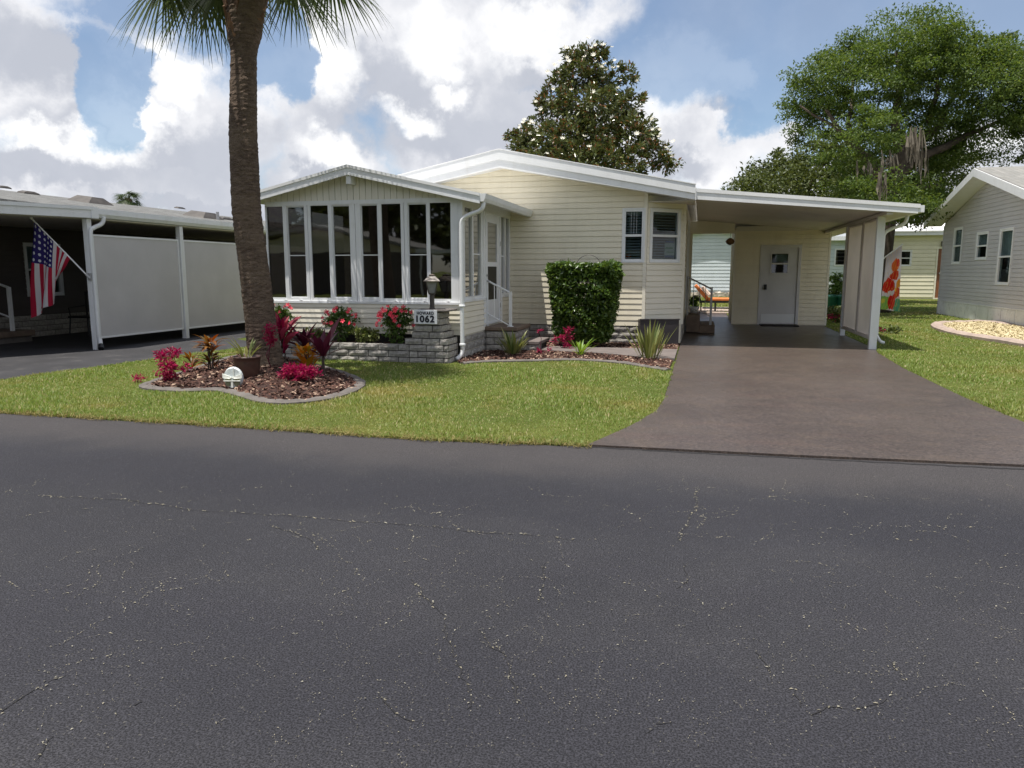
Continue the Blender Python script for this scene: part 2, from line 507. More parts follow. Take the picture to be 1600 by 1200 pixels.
def t_blade():
    t = NT('grass_blades')
    gm = t.n('ShaderNodeNewGeometry')
    r = gm.outputs['Random Per Island']
    f = t.noise(0.45, 5, 0.62, vec=gm.outputs['Position'])
    f2 = t.noise(1.7, 4, 0.6, vec=gm.outputs['Position'])
    c = t.mix(r, (0.130, 0.210, 0.036), (0.30, 0.355, 0.10))
    dry = t.ramp(t.math('ADD', f, t.math('MULTIPLY', f2, 0.45)), 0.70, 0.95)
    c = t.mix(t.math('MULTIPLY', dry, 0.75), c, (0.40, 0.31, 0.11))
    c = t.mix(t.ramp(r, 0.88, 0.94), c, (0.50, 0.43, 0.23))
    p = t.bsdf(c, 0.5, None, 0.35)
    tr = t.n('ShaderNodeBsdfTranslucent'); t.t.links.new(t.hsv(c, 0.49, 1.1, 1.2), tr.inputs[0])
    m = t.n('ShaderNodeMixShader'); m.inputs[0].default_value = 0.4
    t.t.links.new(p, m.inputs[1]); t.t.links.new(tr.outputs[0], m.inputs[2])
    return t.end(m.outputs[0])


MT['blade'] = t_blade()
MT['mulch'] = plain('mulch_soil', (0.04, 0.02, 0.015), 0.95, 0.35, 14, 0.9, 40)
MT['chip'] = leafmat('mulch_chips', [(0.03, 0.013, 0.010), (0.085, 0.036, 0.024), (0.05, 0.022, 0.016), (0.16, 0.08, 0.052)], 0.0, 0.85, dead=(0.36, 0.25, 0.18), dead_p=0.13)
MT['bedrock'] = leafmat('pale_bed_rock', [(0.50, 0.42, 0.24), (0.60, 0.51, 0.32), (0.44, 0.37, 0.21), (0.66, 0.58, 0.38)], 0.0, 0.85)
MT['bark'] = None


def t_palm():
    t = NT('palm_bark')
    f = t.noise(9, 6, 0.7, stretch=(1, 1, 3.5)); g = t.noise(40, 4, 0.7); w = t.noise(2.5, 4)
    c = t.mix(t.ramp(f, 0.3, 0.7), (0.085, 0.060, 0.046), (0.20, 0.148, 0.112))
    c = t.mix(t.math('MULTIPLY', t.ramp(w, 0.42, 0.7), 0.55), c, (0.23, 0.175, 0.125))
    c = t.mix(t.math('MULTIPLY', t.ramp(g, 0.5, 0.75), 0.6), c, (0.04, 0.028, 0.022))
    return t.end(t.bsdf(c, 0.95, t.bump(t.math('ADD', f, g), 0.9, 0.03), 0.15))


MT['bark'] = t_palm()
MT['boot'] = plain('palm_boot', (0.19, 0.105, 0.06), 0.9, 0.35, 10, 0.6, 30, orand=0.35)
MT['oak'] = leafmat('oak_leaves', [(0.050, 0.092, 0.019), (0.092, 0.148, 0.027), (0.07, 0.118, 0.024), (0.14, 0.188, 0.042)], 0.45, 0.5)
MT['darkoak'] = leafmat('dark_leaves', [(0.045, 0.065, 0.016), (0.09, 0.115, 0.028), (0.065, 0.09, 0.022), (0.12, 0.145, 0.04)], 0.3, 0.5)
MT['magnolia'] = leafmat('magnolia_leaves', [(0.055, 0.07, 0.02), (0.105, 0.125, 0.034), (0.075, 0.095, 0.026), (0.155, 0.17, 0.055)], 0.15, 0.25, 0.6, dead=(0.22, 0.105, 0.035), dead_p=0.09)
MT['hedge'] = leafmat('hedge_leaves', [(0.035, 0.072, 0.014), (0.065, 0.12, 0.02), (0.09, 0.155, 0.028), (0.13, 0.20, 0.045)], 0.3, 0.35, 0.5)
MT['shrub'] = leafmat('shrub_leaves', [(0.055, 0.115, 0.022), (0.10, 0.18, 0.036), (0.15, 0.22, 0.06)], 0.35, 0.4)
MT['shrublight'] = leafmat('pale_shrub_leaves', [(0.09, 0.14, 0.03), (0.17, 0.21, 0.06), (0.24, 0.25, 0.10)], 0.35, 0.45)
MT['palmleaf'] = leafmat('palm_leaf', [(0.045, 0.07, 0.026), (0.075, 0.11, 0.035)], 0.3, 0.4)
MT['blossom'] = plain('red_blossom', (0.74, 0.045, 0.085), 0.6, 0.2, 20, orand=0.2)
MT['blossomw'] = plain('white_blossom', (0.80, 0.77, 0.66), 0.6, 0.1, 20)
MT['crimson'] = leafmat('crimson_leaves', [(0.24, 0.012, 0.045), (0.42, 0.025, 0.085), (0.33, 0.02, 0.055)], 0.4, 0.45)
MT['burgundy'] = leafmat('burgundy_leaf', [(0.075, 0.014, 0.028), (0.13, 0.022, 0.04)], 0.3, 0.35, per='obj')
MT['redleaf'] = leafmat('red_leaf', [(0.36, 0.025, 0.04), (0.24, 0.02, 0.045), (0.45, 0.09, 0.10)], 0.4, 0.4, per='obj')
MT['yellowleaf'] = leafmat('yellow_leaf', [(0.52, 0.31, 0.02), (0.60, 0.22, 0.02), (0.42, 0.30, 0.03)], 0.4, 0.4, per='obj')
MT['croton'] = leafmat('croton_leaf', [(0.08, 0.05, 0.02), (0.24, 0.085, 0.02), (0.07, 0.075, 0.02), (0.30, 0.13, 0.03)], 0.3, 0.4, per='obj')
MT['spike'] = leafmat('spike_leaf', [(0.15, 0.19, 0.05), (0.26, 0.27, 0.09), (0.095, 0.14, 0.035), (0.34, 0.33, 0.14)], 0.3, 0.45, per='obj')
MT['spikebright'] = leafmat('bright_spike_leaf', [(0.14, 0.26, 0.03), (0.22, 0.34, 0.05)], 0.35, 0.4, per='obj')

# ------------------------------------------------------------------ mesh helpers


def wloc(o):
    v = Vector((0, 0, 0))
    while o is not None:
        v += o.location
        o = o.parent
    return v


def tag(o, label=None, cat=None, group=None, kind=None):
    if label: o['label'] = label
    if cat: o['category'] = cat
    if group: o['group'] = group
    if kind: o['kind'] = kind
    return o


def thing(name, label, cat, loc=(0, 0, 0), group=None):
    o = bpy.data.objects.new(name, None)
    C.objects.link(o)
    o.location = loc
    o.empty_display_size = 0.2
    return tag(o, label, cat, group)


def link(name, me, parent=None, loc=(0, 0, 0)):
    o = bpy.data.objects.new(name, me)
    C.objects.link(o)
    o.parent = parent
    o.location = loc
    return o


def dup(o, parent=None):
    c = o.copy()
    C.objects.link(c)
    if parent is not None:
        c.parent = parent
    for ch in list(o.children):
        dup(ch, c)
    return c


class MB:
    def __init__(s):
        s.v = []; s.f = []; s.uv = None

    def add(s, vs, fs):
        b = len(s.v)
        s.v += [tuple(x) for x in vs]
        s.f += [tuple(i + b for i in f) for f in fs]
        return s

    def box(s, x0, x1, y0, y1, z0, z1):
        return s.add([(x0, y0, z0), (x1, y0, z0), (x1, y1, z0), (x0, y1, z0), (x0, y0, z1), (x1, y0, z1), (x1, y1, z1), (x0, y1, z1)],
                     [(0, 3, 2, 1), (4, 5, 6, 7), (0, 1, 5, 4), (1, 2, 6, 5), (2, 3, 7, 6), (3, 0, 4, 7)])

    def hexa(s, v8):
        return s.add(v8, [(0, 3, 2, 1), (4, 5, 6, 7), (0, 1, 5, 4), (1, 2, 6, 5), (2, 3, 7, 6), (3, 0, 4, 7)])

    def prism(s, poly, d0, d1, axis='z'):
        """polygon (a,b) extruded between d0 and d1; axis z: (x,y), y: (x,z), x: (y,z)"""
        n = len(poly)
        mp = {'z': lambda a, b, d: (a, b, d), 'y': lambda a, b, d: (a, d, b), 'x': lambda a, b, d: (d, a, b)}[axis]
        vs = [mp(a, b, d0) for a, b in poly] + [mp(a, b, d1) for a, b in poly]
        fs = [tuple(range(n - 1, -1, -1)), tuple(range(n, 2 * n))] + [(i, (i + 1) % n, n + (i + 1) % n, n + i) for i in range(n)]
        return s.add(vs, fs)

    def tube(s, pts, r, n=8, cap=True, flat=1.0):
        pts = [Vector(p) for p in pts]
        rs = r if isinstance(r, (list, tuple)) else [r] * len(pts)
        rings = []
        ref = None
        for i, p in enumerate(pts):
            t = (pts[min(i + 1, len(pts) - 1)] - pts[max(i - 1, 0)]).normalized()
            if ref is None:
                ref = Vector((0, 0, 1)) if abs(t.z) < 0.9 else Vector((0, 1, 0))
            a = (ref - t * ref.dot(t)).normalized()
            ref = a
            b = t.cross(a)
            rings.append([p + a * (math.cos(2 * pi * k / n) * rs[i]) + b * (math.sin(2 * pi * k / n) * rs[i] * flat) for k in range(n)])
        vs = [v for rg in rings for v in rg]
        fs = []
        for i in range(len(pts) - 1):
            for k in range(n):
                fs.append((i * n + k, i * n + (k + 1) % n, (i + 1) * n + (k + 1) % n, (i + 1) * n + k))
        if cap:
            fs.append(tuple(range(n - 1, -1, -1)))
            fs.append(tuple(range(len(vs) - n, len(vs))))
        return s.add(vs, fs)

    def lathe(s, prof, cx=0, cy=0, n=16):
        vs = []; fs = []
        for (r, z) in prof:
            for k in range(n):
                a = 2 * pi * k / n
                vs.append((cx + r * math.cos(a), cy + r * math.sin(a), z))
        for i in range(len(prof) - 1):
            for k in range(n):
                fs.append((i * n + k, i * n + (k + 1) % n, (i + 1) * n + (k + 1) % n, (i + 1) * n + k))
        fs.append(tuple(range(n - 1, -1, -1)))
        fs.append(tuple(range(len(vs) - n, len(vs))))
        return s.add(vs, fs)

    def build(s, name, mat, parent=None, smooth=False, bevel=0.0):
        off = wloc(parent) if parent is not None else Vector((0, 0, 0))
        me = bpy.data.meshes.new(name)
        me.from_pydata([(x - off.x, y - off.y, z - off.z) for x, y, z in s.v], [], s.f)
        if bevel:
            bm = bmesh.new(); bm.from_mesh(me)
            bmesh.ops.bevel(bm, geom=bm.edges[:], offset=bevel, segments=1, affect='EDGES')
            bm.to_mesh(me); bm.free()
        if smooth:
            me.polygons.foreach_set('use_smooth', [True] * len(me.polygons))
        me.update()
        me.materials.append(MT[mat] if isinstance(mat, str) else mat)
        return link(name, me, parent)


def box(name, mat, parent, *b, bevel=0.0):
    return MB().box(*b).build(name, mat, parent, bevel=bevel)


def trimesh(name, V, T, mat, parent=None, smooth=False):
    off = wloc(parent) if parent is not None else Vector((0, 0, 0))
    V = np.asarray(V, dtype=np.float32) - np.array(off, dtype=np.float32)
    T = np.asarray(T, dtype=np.int32)
    me = bpy.data.meshes.new(name)
    me.vertices.add(len(V)); me.vertices.foreach_set('co', V.ravel())
    me.loops.add(T.size); me.loops.foreach_set('vertex_index', T.ravel())
    me.polygons.add(len(T)); me.polygons.foreach_set('loop_start', np.arange(0, T.size, 3, dtype=np.int32))
    if smooth:
        me.polygons.foreach_set('use_smooth', np.ones(len(T), dtype=bool))
    me.update(calc_edges=True)
    me.materials.append(MT[mat])
    return link(name, me, parent)


def unit(a):
    return a / np.maximum(np.linalg.norm(a, axis=1, keepdims=True), 1e-9)


def leaves(P, L, Wd, out=None, bias=0.4, up=0.25, droop=0.0):
    """diamond leaves at points P -> V, T"""
    n = len(P)
    t = rng.normal(size=(n, 3))
    if out is not None:
        t = t * (1 - bias) + out * bias * 1.8
    t[:, 2] -= droop
    t = unit(t)
    nn = rng.normal(size=(n, 3)); nn[:, 2] += up * 4
    s = unit(np.cross(nn, t))
    nr = np.cross(t, s)
    l = L * rng.uniform(0.7, 1.3, (n, 1)); w = Wd * rng.uniform(0.7, 1.3, (n, 1))
    a = P - t * l * 0.5; b = P + s * w * 0.5 + nr * w * 0.18 - t * l * 0.05
    c = P + t * l * 0.5 - nr * w * 0.1; d = P - s * w * 0.5 + nr * w * 0.18 - t * l * 0.05
    V = np.stack([a, b, c, d], 1).reshape(-1, 3)
    i = np.arange(n)[:, None] * 4
    T = np.concatenate([np.concatenate([i, i + 1, i + 2], 1), np.concatenate([i, i + 2, i + 3], 1)], 1).reshape(-1, 3)
    return V, T


def ell_points(n, c, r, lo=0.45, flat_bottom=False):
    d = unit(rng.normal(size=(n, 3)))
    if flat_bottom:
        d[:, 2] = np.abs(d[:, 2]) * 0.9 - 0.15
    k = lo + (1 - lo) * rng.uniform(0, 1, (n, 1)) ** 0.6
    return np.array(c) + d * k * np.array(r), d


def in_poly(P, poly):
    x, y = P[:, 0], P[:, 1]
    ins = np.zeros(len(P), bool)
    n = len(poly)
    for i in range(n):
        x0, y0 = poly[i]; x1, y1 = poly[(i + 1) % n]
        c = ((y0 > y) != (y1 > y)) & (x < (x1 - x0) * (y - y0) / ((y1 - y0) or 1e-9) + x0)
        ins ^= c
    return ins


def smooth_poly(pts, n=6):
    out = []
    m = len(pts)
    for i in range(m):
        p0, p1, p2, p3 = [np.array(pts[(i + k - 1) % m]) for k in range(4)]
        for j in range(n):
            t = j / n
            out.append(tuple(0.5 * ((2 * p1) + (-p0 + p2) * t + (2 * p0 - 5 * p1 + 4 * p2 - p3) * t * t + (-p0 + 3 * p1 - 3 * p2 + p3) * t ** 3)))
    return out


def smooth_line(pts, n=6):
    out = []
    m = len(pts)
    for i in range(m - 1):
        p0 = np.array(pts[max(i - 1, 0)]); p1 = np.array(pts[i]); p2 = np.array(pts[i + 1]); p3 = np.array(pts[min(i + 2, m - 1)])
        for j in range(n):
            t = j / n
            out.append(tuple(0.5 * ((2 * p1) + (-p0 + p2) * t + (2 * p0 - 5 * p1 + 4 * p2 - p3) * t * t + (-p0 + 3 * p1 - 3 * p2 + p3) * t ** 3)))
    out.append(tuple(pts[-1]))
    return out


class Plane:
    """wall plane: origin o, s runs along the wall, d outwards"""
    def __init__(s, o, sd, nd):
        s.o = o; s.s = sd; s.n = nd

    def p(s, a, z, d):
        return (s.o[0] + s.s[0] * a + s.n[0] * d, s.o[1] + s.s[1] * a + s.n[1] * d, z)

    def boxv(s, a0, a1, z0, z1, d0, d1):
        return [s.p(a0, z0, d1), s.p(a1, z0, d1), s.p(a1, z0, d0), s.p(a0, z0, d0), s.p(a0, z1, d1), s.p(a1, z1, d1), s.p(a1, z1, d0), s.p(a0, z1, d0)]

    def box(s, mb, a0, a1, z0, z1, d0, d1):
        mb.hexa(s.boxv(a0, a1, z0, z1, d0, d1)); return mb

    def frame(s, mb, a0, a1, z0, z1, w, d0, d1, wb=None):
        wb = wb or w
        s.box(mb, a0, a0 + w, z0, z1, d0, d1); s.box(mb, a1 - w, a1, z0, z1, d0, d1)
        s.box(mb, a0 + w, a1 - w, z1 - w, z1, d0, d1); s.box(mb, a0 + w, a1 - w, z0, z0 + wb, d0, d1)
        return mb

    def siding(s, parent, mat, lo, hi, z0, z1, pitch, holes=(), lip=0.016, base=0.0, name='siding_board'):
        z = z0
        while z < z1 - 0.004:
            zt = min(z + pitch, z1)
            zm = (z + zt) / 2
            iv = [(0.0, 1.0)]
            A0, A1, B0, B1 = lo(z), hi(z), lo(zt), hi(zt)
            cuts = [(h[0], h[1]) for h in holes if h[2] < zm < h[3]]
            segs = [(A0, A1, B0, B1)] if A1 - A0 > 0.02 or B1 - B0 > 0.02 else []
            for c0, c1 in cuts:
                ns = []
                for (p, q, r, t) in segs:
                    if c1 <= p or c0 >= q:
                        ns.append((p, q, r, t)); continue
                    if c0 > p + 0.01: ns.append((p, c0, r, c0))
                    if c1 < q - 0.01: ns.append((c1, q, c1, t))
                segs = ns
            for (p, q, r, t) in segs:
                if t < r: r = t = (r + t) / 2
                zc = z + (zt - z) * 0.92 if zt < z1 - 0.004 else zt      # a recessed shadow groove is left above each board
                rr_ = p + (r - p) * 0.92; tt_ = q + (t - q) * 0.92
                lb = lip * 1.25
                v = [s.p(p, z, base + lb), s.p(q, z, base + lb), s.p(q, z, base), s.p(p, z, base),
                     s.p(rr_, zc, base + lb * .55), s.p(tt_, zc, base + lb * .55), s.p(tt_, zc, base), s.p(rr_, zc, base)]
                MB().hexa(v).build(name, mat, parent)
            z = zt

    def wall(s, mb, a0, a1, z0, z1, holes, d0, d1):
        xs = sorted({a0, a1, *[h[0] for h in holes], *[h[1] for h in holes]}); zs = sorted({z0, z1, *[h[2] for h in holes], *[h[3] for h in holes]})
        for i in range(len(xs) - 1):
            for j in range(len(zs) - 1):
                cx = (xs[i] + xs[i + 1]) / 2; cz = (zs[j] + zs[j + 1]) / 2
                if any(h[0] < cx < h[1] and h[2] < cz < h[3] for h in holes):
                    continue
                s.box(mb, xs[i], xs[i + 1], zs[j], zs[j + 1], d0, d1)
        return mb


_blk = {}


def block_mesh(w, h, d, k):
    """split-face block, front towards -Y, origin bottom left front corner of the bed"""
    key = (round(w, 3), round(h, 3), round(d, 3), k)
    if key in _blk:
        return _blk[key]
    r = random.Random(hash(key) & 0xffff)
    nx = max(3, int(w / 0.07)); nz = 2
    bm = bmesh.new()
    g = []
    for j in range(nz + 1):
        row = []
        for i in range(nx + 1):
            ed = i in (0, nx) or j in (0, nz)
            row.append(bm.verts.new((w * i / nx, -(0.0 if ed else r.uniform(0.006, 0.022)), h * j / nz)))
        g.append(row)
    bk = [bm.verts.new(p) for p in ((0, d, 0), (w, d, 0), (w, d, h), (0, d, h))]
    for j in range(nz):
        for i in range(nx):
            bm.faces.new((g[j][i], g[j][i + 1], g[j + 1][i + 1], g[j + 1][i]))
    bm.faces.new(g[nz] + [bk[2], bk[3]])
    bm.faces.new(list(reversed(g[0])) + [bk[0], bk[1]])
    bm.faces.new([g[j][0] for j in range(nz, -1, -1)] + [bk[0], bk[3]][0:2])
    bm.faces.new([g[j][nx] for j in range(nz + 1)] + [bk[2], bk[1]])
    bm.faces.new((bk[1], bk[0], bk[3], bk[2]))
    bmesh.ops.recalc_face_normals(bm, faces=bm.faces[:])
    me = bpy.data.meshes.new('brick')
    bm.to_mesh(me); bm.free()
    me.materials.append(MT['brick'])
    _blk[key] = me
    return me


def put_block(parent, x, y, z, w, h, d, rot=0.0):
    o = link('brick', block_mesh(w, h, d, random.randrange(3)), parent)
    o.location = Vector((x, y, z)) - wloc(parent)
    o.rotation_euler = (0, 0, rot)
    return o


def brick_run(parent, p0, dirv, length, z0, rows, bw, bh, d, gap=0.013, stagger=True):
    """courses of blocks from p0 along dirv (unit, XY); face towards the right-hand normal (dirv rotated -90deg)"""
    rot = math.atan2(dirv[1], dirv[0])
    for k in range(rows):
        a = 0.0
        first = bw * 0.5 if (k % 2 and stagger) else bw
        w = first
        while a < length - 0.03:
            ww = min(w, length - a)
            if length - a - ww < 0.07: ww = length - a
            put_block(parent, p0[0] + dirv[0] * (a + gap / 2), p0[1] + dirv[1] * (a + gap / 2), z0 + k * bh, ww - gap, bh - gap, d, rot)
            a += ww
            w = bw


# ------------------------------------------------------------------ ground, road, drives
ROADZ = -0.014
tag(MB().add([(-700, -700, -0.06), (700, -700, -0.06), (700, 900, -0.06), (-700, 900, -0.06)], [(0, 1, 2, 3)]).build('ground', 'lawn'), kind='structure')
r_edge = [(-120, 6.9), (-30, 6.45), (-6.88, 6.02), (-3.93, 5.97), (-2.31, 5.90), (-0.82, 6.01), (0.8, 6.06), (2.38, 6.15), (6, 6.2), (30, 6.5), (120, 7)]
tag(MB().add([(-120, -3.4, ROADZ)] + [(x, y, ROADZ) for x, y in reversed(r_edge)][::-1] + [(120, -3.4, ROADZ)], [tuple(range(len(r_edge) + 1, -1, -1))]).build('road', 'road'), kind='structure')

DRIVE = [(-0.86, 6.02), (0.8, 6.065), (2.38, 6.155), (3.55, 6.17), (3.3, 6.9), (3.05, 7.8), (2.97, 9.5), (2.98, 12.15), (3.1, 14.4), (3.2, 15.0), (3.22, 21.5), (0.9, 21.6), (0.9, 27), (-0.34, 27),
         (-0.34, 15.2), (-0.345, 12.0), (-0.35, 8.4), (-0.40, 7.7), (-0.58, 6.9)]
tag(MB().prism(DRIVE, -0.055, 0.004).build('driveway', 'drive'), kind='structure')
# dark joint where the drive meets the street
jt = MB()
for i in range(60):
    x0 = -0.86 + i * 0.075; x1 = x0 + 0.077
    y = 6.0 + 0.03 * max(0, x0) + 0.006 * math.sin(i * 1.7)
    jt.add([(x0, y - 0.012 - 0.006 * random.random(), -0.0115), (x1, y - 0.014 - 0.006 * random.random(), -0.0115), (x1, y + 0.02, -0.0115), (x0, y + 0.02, -0.0115)], [(0, 1, 2, 3)])
jt.build('drive_joint', 'crack')['kind'] = 'structure'

LDRIVE = [(-16.5, 6.1), (-9.3, 6.03), (-9.0, 7.85), (-8.45, 12.2), (-8.4, 13.2), (-9.6, 14.0), (-10.4, 30), (-20, 30), (-20, 6.1)]
tag(MB().prism(LDRIVE, -0.055, 0.004).build('neighbour_driveway', 'blacktop'), kind='structure')

LAWN1 = [(-9.3, 6.03), (-6.88, 6.05), (-3.93, 6.0), (-2.31, 5.92), (-0.86, 6.03), (-0.58, 6.9), (-0.40, 7.7), (-0.355, 8.4), (-0.35, 12.0), (-0.35, 14.9), (-3.7, 14.9), (-3.7, 11.7), (-7.2, 11.7), (-7.4, 25), (-10.3, 25), (-9.6, 14.0), (-8.4, 13.2), (-8.45, 12.2), (-9.0, 7.85)]
LAWN2 = [(3.56, 6.17), (30, 6.5), (30, 60), (-12, 60), (-12, 27.2), (0.92, 27.2), (0.92, 21.7), (3.24, 21.6), (3.22, 15.0), (3.11, 14.4), (2.99, 12.15), (2.98, 9.5), (3.06, 7.8), (3.31, 6.9)]
LAWN0 = [(-120, 6.9), (-16.6, 6.12), (-20.1, 6.2), (-20.1, 30), (-120, 30)]
tag(MB().prism(LAWN1, -0.055, 0.0).build('front_lawn', 'lawn'), kind='structure')
tag(MB().prism(LAWN2, -0.055, 0.0).build('side_lawn', 'lawn'), kind='structure')

# --------------------------------------------------- planting beds (shapes needed before the grass)
bed_px = [(228, 606), (285, 612), (340, 611), (375, 618), (415, 629), (465, 630), (520, 622), (556, 608), (560, 597), (535, 585), (490, 572), (440, 560), (385, 556), (345, 565), (300, 580), (255, 594)]
BED = smooth_poly([G(u, v) for u, v in bed_px], 5)
HB_line = smooth_line([G(722, 569), G(760, 566), (-2.6, 11.62), (-1.9, 11.9), (-1.2, 11.72), (-0.75, 11.3), (-0.40, 10.95)], 8)
HBED = [(-3.72, 14.74)] + [(-3.72, 11.2)] + HB_line + [(-0.36, 14.9), (-1.06, 14.74)]
WALKP = [(-3.1, 13.15), (-2.55, 13.75), (-0.36, 13.7), (-0.36, 12.2), (-0.75, 12.25), (-1.6, 12.75), (-2.3, 12.9)]
RB_px = [(1466, 509), (1480, 503), (1520, 501), (1560, 503), (1600, 507), (1640, 514), (1690, 522), (1700, 550), (1640, 548), (1600, 540), (1550, 531), (1500, 523), (1472, 516)]
RBED = smooth_poly([(6.0, 21.4), (6.35, 22.4), (7.0, 22.9), (7.85, 23.0), (7.9, 19), (7.9, 15), (7.2, 14.6), (6.35, 15.6), (6.05, 17.0), (5.75, 18.6), (5.8, 20.2)], 5)


def mound(poly, name, mat, h, z=0.012):
    cx = sum(p[0] for p in poly) / len(poly); cy = sum(p[1] for p in poly) / len(poly)
    mb = MB(); n = len(poly)
    rings = [1.0, 0.85, 0.6, 0.3]
    vs = []
    for k, q in enumerate(rings):
        for (x, y) in poly:
            vs.append((cx + (x - cx) * q, cy + (y - cy) * q, z + h * (1 - q ** 2)))
    vs.append((cx, cy, z + h))
    fs = []
    for k in range(len(rings) - 1):
        for i in range(n):
            fs.append((k * n + i, k * n + (i + 1) % n, (k + 1) * n + (i + 1) % n, (k + 1) * n + i))
    for i in range(n):
        fs.append((3 * n + i, 3 * n + (i + 1) % n, 4 * n))
    mb.add(vs, fs)
    return mb.build(name, mat, None, True), (cx, cy)


def curb(line, closed, name, mat, w, h, parent, seg=0):
    """rounded concrete edging swept along a ground line, in poured lengths"""
    n = len(line)
    pts = [Vector((p[0], p[1], 0)) for p in line]
    prof = [(-w / 2, -0.03), (-w / 2, h * 0.6), (-w * 0.3, h), (w * 0.25, h * 0.97), (w / 2, h * 0.55), (w / 2, -0.03)]
    vs = []
    for i in range(n):
        a = pts[(i - 1) % n] if closed or i > 0 else pts[i]
        b = pts[(i + 1) % n] if closed or i < n - 1 else pts[i]
        t = (b - a).normalized(); s = Vector((t.y, -t.x, 0))
        jj = 1 + 0.10 * math.sin(i * 2.1) + random.uniform(-.05, .05)
        for (o, z) in prof:
            vs.append(pts[i] + s * o * jj + Vector((0, 0, z * jj)))
    fs = []
    m = len(prof)
    for i in range(n if closed else n - 1):
        j = (i + 1) % n
        for k in range(m - 1):
            fs.append((i * m + k, i * m + k + 1, j * m + k + 1, j * m + k))
    if not closed:
        fs.append(tuple(range(m))); fs.append(tuple(range(n * m - 1, n * m - m - 1, -1)))
    return MB().add(vs, fs).build(name, mat, parent, False)


def scatter_chips(name, poly, n, zf, size, mat, skip=(), flat=0.35):
    xs = [p[0] for p in poly]; ys = [p[1] for p in poly]
    P = np.stack([rng.uniform(min(xs), max(xs), n * 2), rng.uniform(min(ys), max(ys), n * 2)], 1)
    ok = in_poly(P, poly)
    for s in skip: ok &= ~in_poly(P, s)
    P = P[ok][:n]
    n = len(P)
    z = zf(P) + rng.uniform(0.002, 0.02, n)
    c = np.stack([P[:, 0], P[:, 1], z], 1)
    t = rng.normal(size=(n, 3)); t[:, 2] *= flat; t = unit(t)
    nn = rng.normal(size=(n, 3)) * 0.5; nn[:, 2] += 1
    s = unit(np.cross(nn, t)); u = np.cross(t, s)
    L = size * rng.uniform(0.5, 1.5, (n, 1)); Wd = L * rng.uniform(0.25, 0.6, (n, 1)); H = L * rng.uniform(0.08, 0.2, (n, 1))
    V = np.stack([c - t * L - s * Wd, c + t * L * .8 - s * Wd * .7, c + t * L + s * Wd, c - t * L * .9 + s * Wd * .8, c + u * H * 2.2 - t * L * .3, c + u * H * 2.2 + t * L * .4], 1).reshape(-1, 3)
    i = np.arange(n)[:, None] * 6
    Tt = [(0, 1, 5), (0, 5, 4), (1, 2, 5), (2, 3, 4), (2, 4, 5), (3, 0, 4)]
    T = np.concatenate([i + np.array(a)[None, :] for a in Tt], 1).reshape(-1, 3)
    o = trimesh(name, V, T, mat)
    o['kind'] = 'stuff'
    return o


def grid_fill(poly, name, mat, z):
    return MB().prism(poly, z - 0.03, z).build(name, mat)


bed_m, bc = mound(BED, 'mulch_bed', 'mulch', 0.10)
tag(bed_m, kind='structure')


def bed_z(P):
    # height of the mound
    d = np.full(len(P), 1.0)
    ang = np.arctan2(P[:, 1] - bc[1], P[:, 0] - bc[0])
    ba = np.array([math.atan2(y - bc[1], x - bc[0]) for x, y in BED]); br = np.array([math.hypot(x - bc[0], y - bc[1]) for x, y in BED])
    o = np.argsort(ba)
    R = np.interp(ang, ba[o], br[o], period=2 * pi)
    q = np.hypot(P[:, 0] - bc[0], P[:, 1] - bc[1]) / R
    return 0.012 + 0.10 * (1 - np.clip(q, 0, 1) ** 2)


def bz(x, y):
    return float(bed_z(np.array([[x, y]]))[0])


tag(scatter_chips('mulch_chips', BED, 5200, bed_z, 0.026, 'chip'), 'red brown bark chips covering the tree bed', 'mulch')
tag(curb(BED, True, 'concrete_edging', 'concrete', 0.15, 0.04, None), 'low grey concrete edging ring around the palm bed', 'edging')
hb = MB().prism(HBED, -0.02, 0.02).build('house_bed_soil', 'mulch'); tag(hb, kind='structure')
tag(scatter_chips('mulch_chips', HBED, 6000, lambda P: np.full(len(P), 0.02), 0.026, 'chip', [WALKP]), 'red brown bark chips along the front wall of the house', 'mulch')
tag(curb(HB_line, False, 'concrete_edging', 'concrete', 0.13, 0.035, None), 'curved grey concrete edging between front lawn and house bed', 'edging')
tag(MB().prism(WALKP, -0.02, 0.045).build('walkway', 'walk'), kind='structure')
rb_, rc = mound(RBED, 'rock_bed_soil', 'bedrock', 0.05); tag(rb_, kind='structure')
tag(scatter_chips('pale_bed_rocks', RBED, 12000, lambda P: np.full(len(P), 0.05), 0.03, 'bedrock', flat=0.5), 'pale yellow rocks filling the bed beside the grey house', 'rocks')
tag(curb(RBED, True, 'concrete_edging', 'pinkcurb', 0.30, 0.10, None), 'pinkish concrete edging around the pale rock bed', 'edging')

# --------------------------------------------------- grass blades


